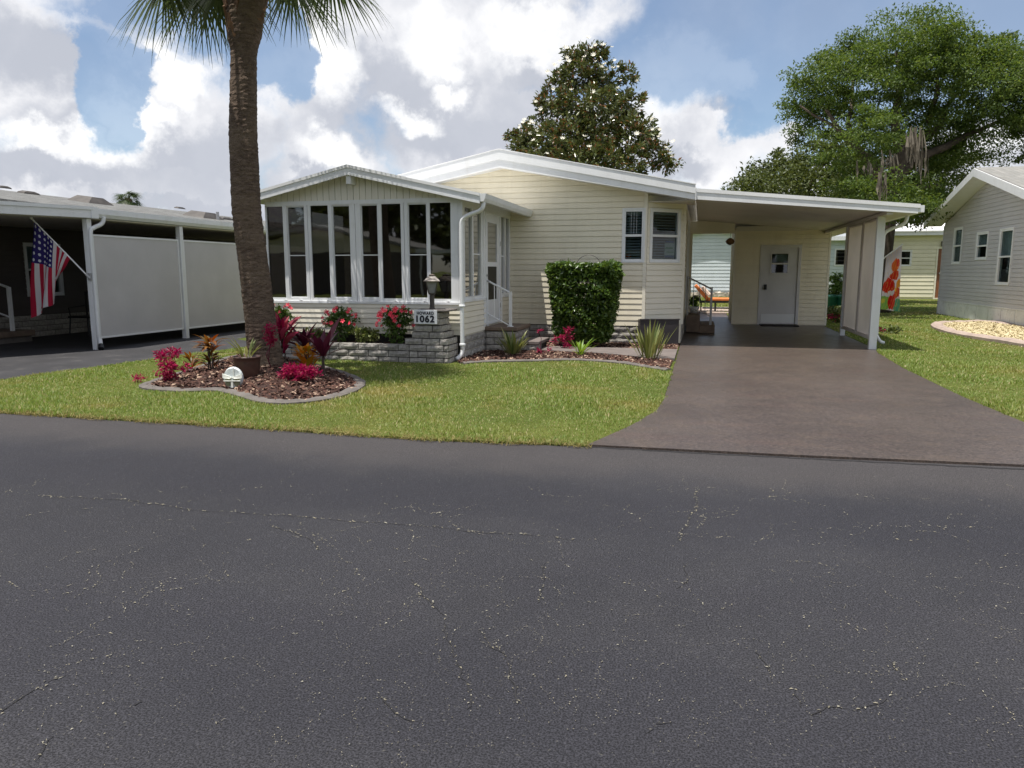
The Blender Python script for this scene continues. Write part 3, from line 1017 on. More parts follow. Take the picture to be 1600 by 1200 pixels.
def grass(name, poly, skip, regions, hmul=1.0):
    Vs = []; Ts = []; base = 0
    for (x0, x1, y0, y1, dens, h, w) in regions:
        n = int((x1 - x0) * (y1 - y0) * dens)
        P = np.stack([rng.uniform(x0, x1, n), rng.uniform(y0, y1, n)], 1)
        Q = P.copy(); Q[:, 1] += .035 * np.sin(P[:, 0] * 11) + .03 * np.sin(P[:, 0] * 27 + 1) + .02 * np.sin(P[:, 0] * 61)
        Q[:, 0] += .02 * np.sin(P[:, 1] * 13) + .015 * np.sin(P[:, 1] * 37)
        ok = in_poly(Q, poly)
        for s in skip: ok &= ~in_poly(P, s)
        P = P[ok]; n = len(P)
        if not n: continue
        a = rng.uniform(0, 2 * pi, n); le = rng.uniform(0.1, 0.9, n)
        patch = 0.75 + 0.35 * np.sin(P[:, 0] * 1.7 + 1.3 * np.sin(P[:, 1] * 1.1)) * np.sin(P[:, 1] * 2.3 + P[:, 0])
        hh = h * rng.uniform(0.55, 1.35, n) * np.clip(patch, 0.5, 1.3) * hmul
        ww = w * rng.uniform(0.7, 1.3, n)
        dx, dy = np.cos(a), np.sin(a)
        lx, ly = dx * le * hh, dy * le * hh
        z0 = np.full(n, -0.01)
        px, py = -dy * ww / 2, dx * ww / 2
        b = np.stack([P[:, 0], P[:, 1], z0], 1)
        o = np.stack([px, py, np.zeros(n)], 1)
        m = b + np.stack([lx * .4, ly * .4, hh * .6], 1)
        tp = b + np.stack([lx * 1.1, ly * 1.1, hh], 1)
        V = np.stack([b - o, b + o, m + o * .8, m - o * .8, tp], 1).reshape(-1, 3)
        i = np.arange(n)[:, None] * 5 + base
        T = np.concatenate([i + np.array(t)[None] for t in [(0, 1, 2), (0, 2, 3), (3, 2, 4)]], 1).reshape(-1, 3)
        Vs.append(V); Ts.append(T); base += n * 5
    o = trimesh(name, np.concatenate(Vs), np.concatenate(Ts), 'blade')
    o['kind'] = 'stuff'
    return o


PLANTER_FOOT = [(-7.3, 10.98), (-3.7, 10.98), (-3.7, 11.8), (-7.3, 11.8)]
tag(grass('lawn_grass', LAWN1, [BED, HBED, PLANTER_FOOT], [(-9.4, -0.3, 5.85, 7.6, 4200, 0.042, 0.008), (-9.4, -0.3, 7.6, 9.6, 3000, 0.042, 0.010), (-9.4, -0.3, 9.6, 13.5, 1900, 0.042, 0.012)]),
    'mown green lawn in front of the cream house', 'grass')
tag(grass('lawn_grass', LAWN2, [RBED], [(2.9, 6.5, 6.1, 10, 2600, 0.045, 0.010), (2.9, 8.0, 10, 16, 1500, 0.045, 0.013), (2.9, 8.5, 16, 24, 750, 0.045, 0.02), (2.9, 16, 24, 42, 160, 0.05, 0.035), (-2, 3, 27.3, 45, 130, 0.06, 0.035)]),
    'mown green lawn between the driveway and the grey house', 'grass')


def edge_fringe():
    """ragged straw-coloured runners at the street edge"""
    P = []
    for i in range(len(r_edge) - 1):
        (x0, y0), (x1, y1) = r_edge[i], r_edge[i + 1]
        if x1 < -9.4 or x0 > -0.9: continue
        x0 = max(x0, -9.3)
        for k in range(int((x1 - x0) * 420)):
            t = random.random(); P.append((x0 + (x1 - x0) * t, y0 + (y1 - y0) * t + (-.045 + .17 * random.random() ** 1.8) * (.6 + .6 * math.sin((x0 + (x1 - x0) * t) * 5.3) ** 2) + 0.02 * math.sin((x0 + (x1 - x0) * t) * 9), random.uniform(-0.012, 0.022)))
    P = np.array(P)
    V, T = leaves(P, 0.06, 0.006, None, up=0.9, droop=0.25)
    o = trimesh('dry_grass_runners', V, T, 'drygrass'); o['kind'] = 'stuff'
    tag(o, 'dry straw coloured grass runners along the street edge', 'grass')


edge_fringe()

# --------------------------------------------------- street cracks and grit


def road_cracks():
    lines = [[(640, 905), (665, 935), (695, 965), (700, 1000), (715, 1035), (728, 1075), (730, 1115)], [(752, 985), (765, 1010), (788, 1028), (800, 1060), (812, 1110)],
             [(1090, 765), (1082, 800), (1064, 830), (1060, 850)], [(1064, 880), (1066, 905), (1052, 925)], [(850, 880), (845, 930), (838, 945)],
             [(0, 1115), (40, 1085), (85, 1060), (105, 1052)], [(50, 1195), (70, 1160), (85, 1150)], [(180, 1115), (235, 1092)], [(1270, 1120), (1290, 1108), (1330, 1108), (1385, 1100), (1395, 1080)],
             [(1395, 1035), (1400, 1045), (1415, 1065)], [(1010, 1145), (1030, 1130), (1060, 1130)], [(1240, 1080), (1250, 1100), (1258, 1112)],
             [(300, 797), (370, 800), (430, 806), (520, 813), (640, 822), (760, 832), (900, 845)], [(60, 775), (130, 778), (200, 783), (300, 797)], [(420, 820), (480, 842), (500, 862)],
             [(590, 1085), (640, 1130)], [(340, 660 + 470), (350, 1125)], [(1180, 1020), (1195, 1045), (1197, 1060)]]
    cr = MB(); gp = []
    for ln in lines:
        pts = [G(u, v, ROADZ) for u, v in ln]
        fine_p = []
        for i in range(len(pts) - 1):
            m = max(3, int(math.dist(pts[i], pts[i + 1]) / 0.025))
            for k in range(m):
                t = k / m
                fine_p.append((pts[i][0] + (pts[i + 1][0] - pts[i][0]) * t, pts[i][1] + (pts[i + 1][1] - pts[i][1]) * t))
        ox = oy = 0
        prev = None
        for p in fine_p:
            ox = ox * .9 + random.gauss(0, .005); oy = oy * .9 + random.gauss(0, .005)
            q = (p[0] + ox, p[1] + oy)
            if prev and random.random() < 0.9:
                dx, dy = q[0] - prev[0], q[1] - prev[1]; L = math.hypot(dx, dy) or 1
                w = random.uniform(0.0008, 0.0026)
                nx, ny = -dy / L * w, dx / L * w
                cr.add([(prev[0] - nx, prev[1] - ny, ROADZ + .003), (q[0] - nx, q[1] - ny, ROADZ + .003), (q[0] + nx, q[1] + ny, ROADZ + .003), (prev[0] + nx, prev[1] + ny, ROADZ + .003)], [(0, 1, 2, 3)])
            if prev is None: prev = q
            if random.random() < 0.75:
                for _ in range(random.choice((1, 1, 2))):
                    gp.append((q[0] + random.gauss(0, .007), q[1] + random.gauss(0, .007), ROADZ + .004, math.atan2(q[1] - prev[1], q[0] - prev[0]) + random.gauss(0, .5), random.uniform(.9, 2.3)))
            prev = q
    o = cr.build('road_cracks', 'crack'); tag(o, 'fine dark cracks running across the asphalt street', 'cracks', kind='stuff')
    for _ in range(120):         # long hairline cracks marked only by the pale grit they hold
        u = random.uniform(-40, 1640); v = 770 + 430 * random.random() ** 1.15
        x, y = G(u, v, ROADZ); a = random.choice((0, pi)) + random.gauss(0, .35) if random.random() < .45 else random.choice((-1, 1)) * pi / 2 + random.gauss(0, .5)
        L_ = random.uniform(.25, 1.3); s_ = 0; keep = random.uniform(.15, .7)
        while s_ < L_:
            a += random.gauss(0, .28); x += math.cos(a) * .013; y += math.sin(a) * .013; s_ += .013
            if y > 5.8: break
            if random.random() < keep:
                gp.append((x + random.gauss(0, .003), y + random.gauss(0, .003), ROADZ + .004, a + random.gauss(0, .4), random.uniform(.6, 1.5)))
            if random.random() < .03: keep = random.uniform(.05, .6)
            if random.random() < .02: a += random.choice((-1, 1)) * random.uniform(.5, 1.2)
    for _ in range(620):
        u = random.uniform(-50, 1650); v = 745 + 460 * random.random() ** 1.35
        x, y = G(u, v, ROADZ)
        if y < 5.9: gp.append((x, y, ROADZ + .004, random.uniform(0, 6.3), random.uniform(.3, 1.0)))
    for _ in range(260):        # short squiggles of grit caught in hairline cracks
        u = random.uniform(-20, 1620); v = 760 + 430 * random.random() ** 1.3
        x, y = G(u, v, ROADZ); a = random.uniform(0, 2 * pi)
        for k in range(random.randint(2, 6)):
            a += random.gauss(0, .5); x += math.cos(a) * .014; y += math.sin(a) * .014
            if random.random() < .8: gp.append((x, y, ROADZ + .004, a, random.uniform(.6, 1.3)))
    A = np.array(gp); n = len(A); P = A[:, :3]
    a = A[:, 3]; L = A[:, 4] * rng.uniform(0.003, 0.0065, n) * np.clip(np.hypot(P[:, 0], P[:, 1]) / 3.6, 0.6, 1.35); w = L * rng.uniform(.16, .5, n)
    t = np.stack([np.cos(a), np.sin(a), rng.uniform(-.15, .15, n)], 1); s = np.stack([-np.sin(a), np.cos(a), rng.uniform(-.15, .15, n)], 1)
    up = np.array([0, 0, 0.002])
    V = np.stack([P - t * L[:, None], P + s * w[:, None] + up, P + t * L[:, None], P - s * w[:, None] + up], 1).reshape(-1, 3)
    i = np.arange(n)[:, None] * 4
    T = np.concatenate([i + np.array((0, 3, 1))[None], i + np.array((1, 3, 2))[None]], 1).reshape(-1, 3)
    o = trimesh('road_grit', V, T, 'debris'); tag(o, 'pale grit and leaf flecks scattered over the asphalt street', 'grit', kind='stuff')


road_cracks()

# ================================================================== THE CREAM HOUSE
house = thing('house', 'cream vinyl sided single storey home with white framed sunroom and attached carport', 'house', (-3.8, 14.75, 0))
XR, YM = -0.35, 14.75           # right side wall, front wall
RX, RZ, EX, EZ = -3.86, 3.74, -0.15, 2.98     # ridge, right eave (top of roof)
SL = (RZ - EZ) / (EX - RX)
YF = 14.40                      # fascia plane


def roof_z(x): return RZ - SL * abs(x - RX)


XL = 2 * RX - XR
front = Plane((0, YM), (1, 0), (0, -1))
SIDE0 = 0.38
BX = -1.06
wf_hole = (-1.47, -1.09, 1.63, 2.60)
# core walls
mb = MB()
front.wall(mb, XL, BX, 0, 2.88, [wf_hole], -0.10, 0.0)
mb.prism([(XL, 2.88), (BX, 2.88), (BX, roof_z(BX) - .05), (RX, RZ - .05), (XL, roof_z(XL) - .05)], YM, YM + .1, 'y')
mb.build('wall', 'cream', house)
front.siding(house, 'cream', lambda z: max(XL, RX - (RZ - .06 - z) / SL), lambda z: min(BX - .03, RX + (RZ - .06 - z) / SL), SIDE0, RZ - .1, 0.108, [wf_hole])
box('corner_trim', 'cream_pale', house, BX - .03, BX + .035, YM - .028, YM + .01, SIDE0, 2.95)
# chamfered bay at the corner
b1 = (XR, 15.40)
bl = math.hypot(b1[0] - BX, b1[1] - YM)
bs = ((b1[0] - BX) / bl, (b1[1] - YM) / bl)
bay = Plane((BX, YM), bs, (bs[1], -bs[0]))
wb_hole = (0.13, bl - 0.14, 1.63, 2.60)
mb = MB(); bay.wall(mb, 0.0, bl, 0, 2.9, [wb_hole], -0.10, -0.002); mb.build('bay_wall', 'cream', house)
bay.siding(house, 'cream_pale', lambda z: 0.04, lambda z: bl - .02, SIDE0, 2.88, 0.108, [wb_hole])
mb = MB(); bay.box(mb, bl - .03, bl + .03, SIDE0, 2.88, -.02, .022); mb.build('corner_trim', 'cream_pale', house)
# right wall under the carport, left wall, back wall
side = Plane((XR, b1[1]), (0, 1), (1, 0))
mb = MB(); side.box(mb, 0, 11.6, 0, 2.9, -0.1, -0.002); mb.build('side_wall', 'cream', house)
side.siding(house, 'cream', lambda z: 0.0, lambda z: 11.6, SIDE0, 2.86, 0.108)
box('side_wall', 'cream', house, XL, XL + .1, YM + .11, 27, 0, 2.9)
MB().prism([(XL, 0), (XR - .102, 0), (XR - .102, 2.88), (RX, RZ - .05), (XL, 2.88)], 26.9, 27.0, 'y').build('back_wall', 'cream', house)
box('floor', 'interior', house, XL + .11, XR - .11, YM + .11, 26.8, 0.40, 0.45)
# side door with its white jamb (seen edge on under the carport)
mb = MB(); side.box(mb, 2.62, 2.70, .55, 2.6, .017, .06); side.box(mb, 3.62, 3.70, .55, 2.6, .017, .06); side.box(mb, 2.70, 3.62, 2.52, 2.6, .017, .06)
sd_ = mb.build('side_door', 'doorwhite', house); mb = MB(); side.box(mb, 2.71, 3.61, .57, 2.51, .018, .045); mb.build('door_leaf', 'doorwhite', sd_)
mb = MB(); side.box(mb, 6.0, 6.07, 0, 2.6, .0, .10); mb.build('post', 'cream_pale', house)
# main roof
rf = MB()
rf.prism([(RX, RZ), (EX, EZ), (EX, EZ - .05), (RX, RZ - .05)], YF + .005, 27.3, 'y')
rf.prism([(RX, RZ), (RX, RZ - .05), (2 * RX - EX, EZ - .05), (2 * RX - EX, EZ)], YF + .005, 27.3, 'y')
rf.build('roof', 'roofwhite', house)
EL_ = 2 * RX - EX
t1, t2 = 0.165, 0.155
MB().prism([(RX, RZ + .012), (EX, EZ + .012), (EX, EZ - t1 * .85), (RX, RZ - t1), (EL_, EZ - t1 * .85), (EL_, EZ + .012)], YF - .045, YF, 'y').build('fascia', 'white', house)
MB().prism([(RX, RZ - t1 * .9), (EX, EZ - t1 * .76), (EX, EZ - t1 - t2 * .55), (RX, RZ - t1 - t2), (EL_, EZ - t1 - t2 * .55), (EL_, EZ - t1 * .76)], YF - .022, YF + .02, 'y').build('fascia', 'white', house)
MB().prism([(RX, RZ + .03), (EX + .01, EZ + .03), (EX + .01, EZ + .013), (RX, RZ + .013), (EL_, EZ + .013), (EL_, EZ + .03)], YF - .055, YF + .06, 'y').build('drip_edge', 'roofwhite', house)
dz = t1 + t2 - .03
MB().prism([(RX, RZ - dz), (EX, EZ - dz * .8), (EX, EZ - dz * .8 - .012), (RX, RZ - dz - .012), (EL_, EZ - dz * .8 - .012), (EL_, EZ - dz * .8)], YF + .021, YM - .001, 'y').build('soffit', 'white', house)
MB().prism([(XL, 2.74), (XR, 2.74), (XR, 2.752), (XL, 2.752)], YM + .12, 26.8, 'y').build('ceiling', 'white', house)
# soffit triangle over the chamfered corner
MB().prism([(BX, YM + .005), (EX, YM + .005), (EX, 15.6), (XR, 15.6), (b1[0] + .03, b1[1])], 2.735, 2.75, 'z').build('soffit', 'soffit', house)


def sash_window(parent, pl, s0, s1, z0, z1, slat_step=0.05, glass='glassclear', fw=0.035, mid=0.5, blinds=True, depth=.09, drop=0.0, mat='white'):
    """double hung window: frame with two panes and a blind behind"""
    mb = MB()
    pl.frame(mb, s0 - .03, s1 + .03, z0 - .03, z1 + .03, .03, -.0, .035)
    pl.frame(mb, s0, s1, z0, z1, fw, -.06, .022)
    zm = z0 + (z1 - z0) * mid
    pl.box(mb, s0 + fw, s1 - fw, zm - .022, zm + .022, -.04, .028)
    w = mb.build('window', mat, parent)
    for a, b in ((z0 + fw, zm - .022), (zm + .022, z1 - fw)):
        g = MB(); pl.box(g, s0 + fw, s1 - fw, a, b, -.022, -.018); g.build('pane', glass, w)
    if blinds:
        me = None
        k = 0; z = z0 + fw + .015 + drop
        while z < z1 - fw - .02:
            g = MB(); g.add([pl.p(s0 + fw, z, -.055), pl.p(s1 - fw, z, -.055), pl.p(s1 - fw, z + .022, -.085), pl.p(s0 + fw, z + .022, -.085)], [(0, 1, 2, 3)])
            g.build('blind_slat', 'blind', w)
            z += slat_step; k += 1
        for q in (0.22, 0.78):
            g = MB(); c = s0 + fw + (s1 - s0 - 2 * fw) * q; pl.box(g, c - .004, c + .004, z0 + fw + drop, z1 - fw, -.0545, -.053); g.build('blind_tape', 'blind', w)
        g = MB(); pl.box(g, s0 + fw, s1 - fw, z1 - fw - .045, z1 - fw, -.095, -.05); g.build('blind_rail', 'blind', w)
    return w


wA = sash_window(house, front, *wf_hole[:2], wf_hole[2], wf_hole[3], 0.054)
g = MB()
for q in (.33, .5, .67):
    c = wf_hole[0] + .035 + (wf_hole[1] - wf_hole[0] - .07) * q; front.box(g, c - .003, c + .003, 2.15, 2.56, -.016, -.012)
g.build('muntin', 'blind', wA)
wB = sash_window(house, bay, *wb_hole[:2], wb_hole[2], wb_hole[3], 0.052)
pp = MB(); bay.box(pp, wb_hole[1] - .30, wb_hole[1] - .045, 1.70, 1.98, -.05, -.045)
nt_ = pp.build('window_notice', 'paper', None); tag(nt_, 'white notice sheet with green and blue print taped inside the corner window', 'notice')
MT['blueprint'] = plain('notice_blue', (0.10, 0.16, 0.36), 0.6, 0.1)
MT['greenprint'] = plain('notice_green', (0.18, 0.38, 0.22), 0.6, 0.1)
g = MB(); bay.box(g, wb_hole[1] - .295, wb_hole[1] - .05, 1.70, 1.745, -.0445, -.0435); g.build('print_band', 'blueprint', nt_)
g = MB(); bay.box(g, wb_hole[1] - .27, wb_hole[1] - .07, 1.99, 2.03, -.0495, -.0485); g.build('print_band', 'blueprint', nt_)
g = MB(); bay.box(g, wb_hole[1] - .28, wb_hole[1] - .10, 1.87, 1.90, -.0445, -.0435); g.build('print_line', 'greenprint', nt_)
g = MB(); bay.box(g, wb_hole[1] - .25, wb_hole[1] - .07, 1.80, 1.815, -.0445, -.0435); g.build('print_line', 'greenprint', nt_)
g = MB(); g.lathe([(.045, 1.665), (.06, 1.70), (.066, 1.76), (.06, 1.765), (.05, 1.70)], -1.385, YM + .14, 12)
tag(g.build('flower_pot', 'redpot', None, True), 'small orange pot on the sill inside the narrow front window', 'pot')
box('sill', 'cream', house, -1.46, -1.1, YM + .1, YM + .26, 1.63, 1.663)

# skirting of grey block along the front, the bay, and the side
brick_run(house, (-3.72, YM - .012), (1, 0), BX + 3.72, .02, 3, .40, .118, .05)
box('skirt_backing', 'mortar', house, -3.72, BX, YM - .004, YM - .001, 0, SIDE0)
brick_run(house, (XR + .012, 15.42), (0, 1), 8.0, .02, 3, .40, .118, .05)

# ---------------------------------------------------------------- sunroom
SXL, SXR, SYF = -7.24, -3.73, 11.60
SRX, SRZ = -5.58, 3.10
SEX, SEZ = -3.36, 2.60
SSL = (SRZ - SEZ) / (SEX - SRX)
SELX = -7.58
SELZ = SRZ - SSL * (SRX - SELX)
sf = Plane((0, SYF), (1, 0), (0, -1))
ss = Plane((SXR, SYF), (0, 1), (1, 0))
sl = Plane((SXL, SYF), (0, 1), (-1, 0))
ZS, ZH = 0.93, 2.56
mb = MB(); sf.box(mb, SXL, SXR, .0, ZS - .03, -.08, -.002); mb.build('knee_wall', 'cream_pale', house)
sf.siding(house, 'cream_pale', lambda z: SXL, lambda z: SXR - .045, .40, ZS - .02, .0855, lip=.018)
mb = MB(); ss.box(mb, .0, 3.13, .0, ZS - .03, -.08, -.003); mb.build('knee_wall', 'cream_pale', house)
ss.siding(house, 'cream_pale', lambda z: .05, lambda z: 1.27, .40, ZS + .0, .094, lip=.018)
ss.siding(house, 'cream_pale', lambda z: 2.25, lambda z: 3.12, .40, ZS + .0, .094, lip=.018)
mb = MB(); sl.box(mb, .0, 3.13, .0, ZS - .03, -.08, -.003); sl.box(mb, 0, 3.13, ZH, 2.66, -.06, 0); mb.build('knee_wall', 'cream_pale', house)
box('floor', 'interior', house, SXL + .09, SXR - .09, SYF + .09, YM - .03, .40, .44)
# gable of narrow vertical boards
nb = 32
for i in range(nb):
    a = SXL + (SXR - SXL) * i / nb; b = SXL + (SXR - SXL) * (i + 1) / nb - .008

    def gz(x): return SRZ - SSL * abs(x - SRX) - .06
    MB().prism([(a, ZH + .03), (b, ZH + .03), (b, gz(b)), (a, gz(a))], SYF - .006, SYF + .02, 'y').build('gable_board', 'gable', house)
MB().prism([(SXL, ZH), (SXR, ZH), (SXR, SRZ - SSL * (SXR - SRX) - .06), (SRX, SRZ - .06), (SXL, SRZ - SSL * (SRX - SXL) - .06)], SYF + .021, SYF + .06, 'y').build('gable_wall', 'gable', house)
mb = MB(); sf.box(mb, SXL, SXR, ZH - .03, ZH + .035, -.06, .012); mb.build('head_rail', 'white', house)
mb = MB(); sf.box(mb, SXL, SXR + .015, ZS - .035, ZS + .0, -.08, .035); mb.build('sill_rail', 'white', house)
# sunroom front windows: four units of two panes
px = [(417.2, 444.4), (450, 478), (487.5, 514.7), (520.3, 548.4), (564.7, 591.6), (597.5, 627.2), (637.5, 667.8), (672.5, 704.7)]
xs = [(AY(a, 395, SYF)[0], AY(b, 395, SYF)[0]) for a, b in px]
ends = [SXL + .02, (xs[1][1] + xs[2][0]) / 2, (xs[3][1] + xs[4][0]) / 2, (xs[5][1] + xs[6][0]) / 2, SXR - .06]
midbar = {1, 3, 4, 6}
for k in range(4):
    e0, e1 = ends[k] + .004, ends[k + 1] - .004
    A, B = xs[2 * k], xs[2 * k + 1]
    mb = MB()
    z0, z1 = ZS + .001, ZH - .03
    sf.box(mb, e0, A[0], z0, z1, -.05, .006); sf.box(mb, A[1], B[0], z0, z1, -.05, .006); sf.box(mb, B[1], e1, z0, z1, -.05, .006)
    for (p, q) in (A, B):
        sf.box(mb, p, q, z0, z0 + .055, -.05, .006); sf.box(mb, p, q, z1 - .012, z1, -.05, .006)
    wn_ = mb.build('sunroom_window', 'white', house)
    for j, (p, q) in enumerate((A, B)):
        i = 2 * k + j
        sash = i in midbar
        dd = -.035 if sash else -.012
        if sash:
            s_ = MB(); sf.frame(s_, p + .001, q - .001, z0 + .056, z1 - .013, .016, -.045, -.012)
            sf.box(s_, p + .017, q - .017, (z0 + z1) / 2 - .04, (z0 + z1) / 2 - .024, -.04, -.014)
            s_.build('sash', 'white', wn_)
        g = MB(); sf.box(g, p + .001, q - .001, z0 + .056, z1 - .013, dd - .004, dd); g.build('pane', 'glass', wn_)
    g = MB(); sf.box(g, (e0 + A[1]) / 2 + .12, (e0 + A[1]) / 2 + .17, z0 + .005, z0 + .022, .006, .03); sf.box(g, e1 - .2, e1 - .15, z0 + .005, z0 + .022, .006, .03); g.build('latch', 'white', wn_)
mb = MB(); sf.box(mb, SXR - .06, SXR + .012, ZS, ZH - .03, -.05, .010); mb.build('corner_post', 'white', house)
mb = MB(); sf.box(mb, SXR - .045, SXR + .012, .39, ZS - .036, -.05, .020); mb.build('corner_trim', 'cream_pale', house)
# right side of the sunroom: pane, pane, post, door, panes
mb = MB(); ss.box(mb, 0, 3.14, ZH - .08, ZH + .06, -.05, .008); mb.build('head_rail', 'white', house)
mb = MB(); ss.box(mb, 0.05, 1.29, ZS + .0, ZS + .035, -.08, .03); mb.build('sill_rail', 'white', house)
mb = MB(); ss.box(mb, 2.27, 3.12, ZS, ZS + .035, -.08, .03); mb.build('sill_rail', 'white', house)


def side_unit(a0, a1, panes, bar):
    z0, z1 = ZS + .036, ZH - .081
    mb = MB(); prev = a0
    for (p, q) in panes:
        ss.box(mb, prev, p, z0, z1, -.05, .006); prev = q
        ss.box(mb, p, q, z0, z0 + .05, -.05, .006); ss.box(mb, p, q, z1 - .02, z1, -.05, .006)
    ss.box(mb, prev, a1, z0, z1, -.05, .006)
    w = mb.build('sunroom_window', 'white', house)
    for i, (p, q) in enumerate(panes):
        g = MB(); ss.box(g, p + .001, q - .001, z0 + .051, z1 - .021, -.03, -.026); g.build('pane', 'glass', w)
        if i == bar:
            g = MB(); ss.box(g, p + .002, q - .002, (z0 + z1) / 2 - .01, (z0 + z1) / 2 + .01, -.045, -.015); g.build('sash', 'white', w)


side_unit(.05, 1.17, [(.13, .54), (.61, 1.06)], 1)
side_unit(2.36, 3.12, [(2.42, 2.68), (2.76, 3.04)], 0)
mb = MB(); ss.box(mb, 1.17, 1.27, .46, ZH - .081, -.05, .02); ss.box(mb, 2.27, 2.36, .46, ZH - .081, -.05, .02); mb.build('door_post', 'white', house)
D0, D1, DZ0, DZ1 = 1.30, 2.24, .50, ZH - .10
mb = MB(); ss.frame(mb, D0 - .03, D1 + .03, DZ0 - .02, DZ1 + .02, .03, -.03, .03)
ss.box(mb, D0, D0 + .15, DZ0, DZ1, -.02, .014); ss.box(mb, D1 - .16, D1, DZ0, DZ1, -.02, .014)
ss.box(mb, D0 + .15, D1 - .16, DZ1 - .16, DZ1, -.02, .014); ss.box(mb, D0 + .15, D1 - .16, DZ0 + .0, DZ0 + .42, -.02, .014); ss.box(mb, D0 + .15, D1 - .16, 1.52, 1.60, -.02, .014)
dr = mb.build('door', 'doorwhite', house)
for a, b in ((DZ0 + .42, 1.52), (1.60, DZ1 - .16)):
    g = MB(); ss.box(g, D0 + .15, D1 - .16, a, b, -.005, 0.0); g.build('pane', 'glass' if a > 1.5 else 'screen', dr)
g = MB(); g.tube([ss.p(D0 + .075, 1.26, .014), ss.p(D0 + .075, 1.26, .055)], .016, 8); g.tube([ss.p(D0 + .075, 1.26, .055), ss.p(D0 + .16, 1.255, .055)], .011, 8)
g.tube([ss.p(D0 + .075, 1.36, .014), ss.p(D0 + .075, 1.36, .035)], .02, 8); g.build('handle', 'steel', dr)
for z in (.75, 1.9):
    g = MB(); ss.box(g, D1 + .0, D1 + .025, z, z + .09, .030, .038); g.build('hinge', 'steel', dr)
# sunroom roof
FYS = 11.36
rf = MB()
rf.prism([(SRX, SRZ), (SEX, SEZ), (SEX, SEZ - .045), (SRX, SRZ - .045)], FYS + .03, YM - .03, 'y')
rf.prism([(SRX, SRZ), (SRX, SRZ - .045), (SELX, SELZ - .045), (SELX, SELZ)], FYS + .03, YM - .03, 'y')
rf.build('sunroom_roof', 'roofwhite', house)
MB().prism([(SRX, SRZ + .012), (SEX, SEZ + .012), (SEX, SEZ - .115), (SRX, SRZ - .115), (SELX, SELZ - .115), (SELX, SELZ + .012)], FYS, FYS + .029, 'y').build('fascia', 'white', house)
MB().prism([(SRX, SRZ + .03), (SEX, SEZ + .03), (SEX, SEZ - .016), (SRX, SRZ - .016), (SELX, SELZ - .016), (SELX, SELZ + .03)], FYS - .016, FYS + .05, 'y').build('drip_edge', 'roofwhite', house)
MB().prism([(SRX, SRZ - .098), (SEX, SEZ - .098), (SEX, SEZ - .13), (SRX, SRZ - .13), (SELX, SELZ - .13), (SELX, SELZ - .098)], FYS - .008, FYS + .034, 'y').build('drip_edge', 'white', house)
MB().box(SRX - .04, SRX + .04, FYS + .03, SYF - .01, SRZ - .27, SRZ - .10).build('ridge_beam', 'white', house)
for sgn, e, ez_ in ((1, SEX, SEZ), (-1, SELX, SELZ)):
    MB().prism([(SRX, SRZ - .05), (e, ez_ - .05), (e, ez_ - .062), (SRX, SRZ - .062)][::sgn], FYS + .035, SYF - .008, 'y').build('soffit', 'white', house)
gt = MB().prism([(SEX - .02, SEZ + .02), (SEX + .10, SEZ + .02), (SEX + .085, SEZ - .05), (SEX + .06, SEZ - .10), (SEX - .02, SEZ - .10)], FYS + .001, YM - .035, 'y')
gt.build('gutter', 'white', house)
ds = MB()
yd = 11.44
pts = smooth_line([(-3.33, yd + .02, 2.50), (-3.335, yd, 2.42), (-3.40, yd, 2.36), (-3.55, yd, 2.31), (-3.665, yd, 2.24), (-3.69, yd, 2.08), (-3.69, yd, 1.5), (-3.69, yd, .34), (-3.69, yd, .17), (-3.71, yd - .03, .09), (-3.76, yd - .11, .03)], 4)
ds.tube(pts, .04, 10, flat=.85); ds.build('downspout', 'white', house, True)
for z in (.86, .24):
    MB().lathe([(.045, z), (.052, z + .012), (.052, z + .03), (.045, z + .042)], -3.69, yd, 12).build('spout_band', 'white', house)
# block skirt of the sunroom side
brick_run(house, (SXR + .010, SYF + .02), (0, 1), 3.1, .01, 3, .40, .125, .05)
box('skirt_backing', 'mortar', house, SXL, SXR - .002, SYF - .012, SYF - .003, 0, .40)  # flat dark strip for the shadowed base under the front siding, no blocks here

# ---------------------------------------------------------------- carport
CZ0, CZ1 = 2.90, 2.54
CX0, CX1 = -.14, 3.58


def cz(x): return CZ0 + (CZ1 - CZ0) * (x - CX0) / (CX1 - CX0)


MB().prism([(CX0, CZ0 - .01), (CX1, CZ1 - .01), (CX1, CZ1 - .10), (CX0, CZ0 - .10)], YF + .03, 24.2, 'y').build('carport_roof', 'soffit', house)
MB().prism([(CX0 + .012, CZ0), (CX1, CZ1), (CX1, CZ1 - .125), (CX0 + .012, CZ0 - .165)], YF - .01, YF + .029, 'y').build('carport_fascia', 'white', house)
MB().prism([(CX0 + .012, CZ0 + .03), (CX1 + .03, CZ1 + .03), (CX1 + .03, CZ1 - .035), (CX0 + .012, CZ0 - .035)], YF - .022, YF + .06, 'y').build('drip_edge', 'roofwhite', house)
MB().box(CX1 + .001, CX1 + .10, YF + .001, 24.2, CZ1 - .105, CZ1 + .012).build('gutter', 'white', house)
MB().prism([(CX0 - .005, CZ0 + .04), (CX0 + .010, CZ0 + .04), (CX0 + .010, CZ0 - .18), (CX0 - .005, CZ0 - .18)], YF - .05, YF + .02, 'y').build('joint_cover', 'white', house)
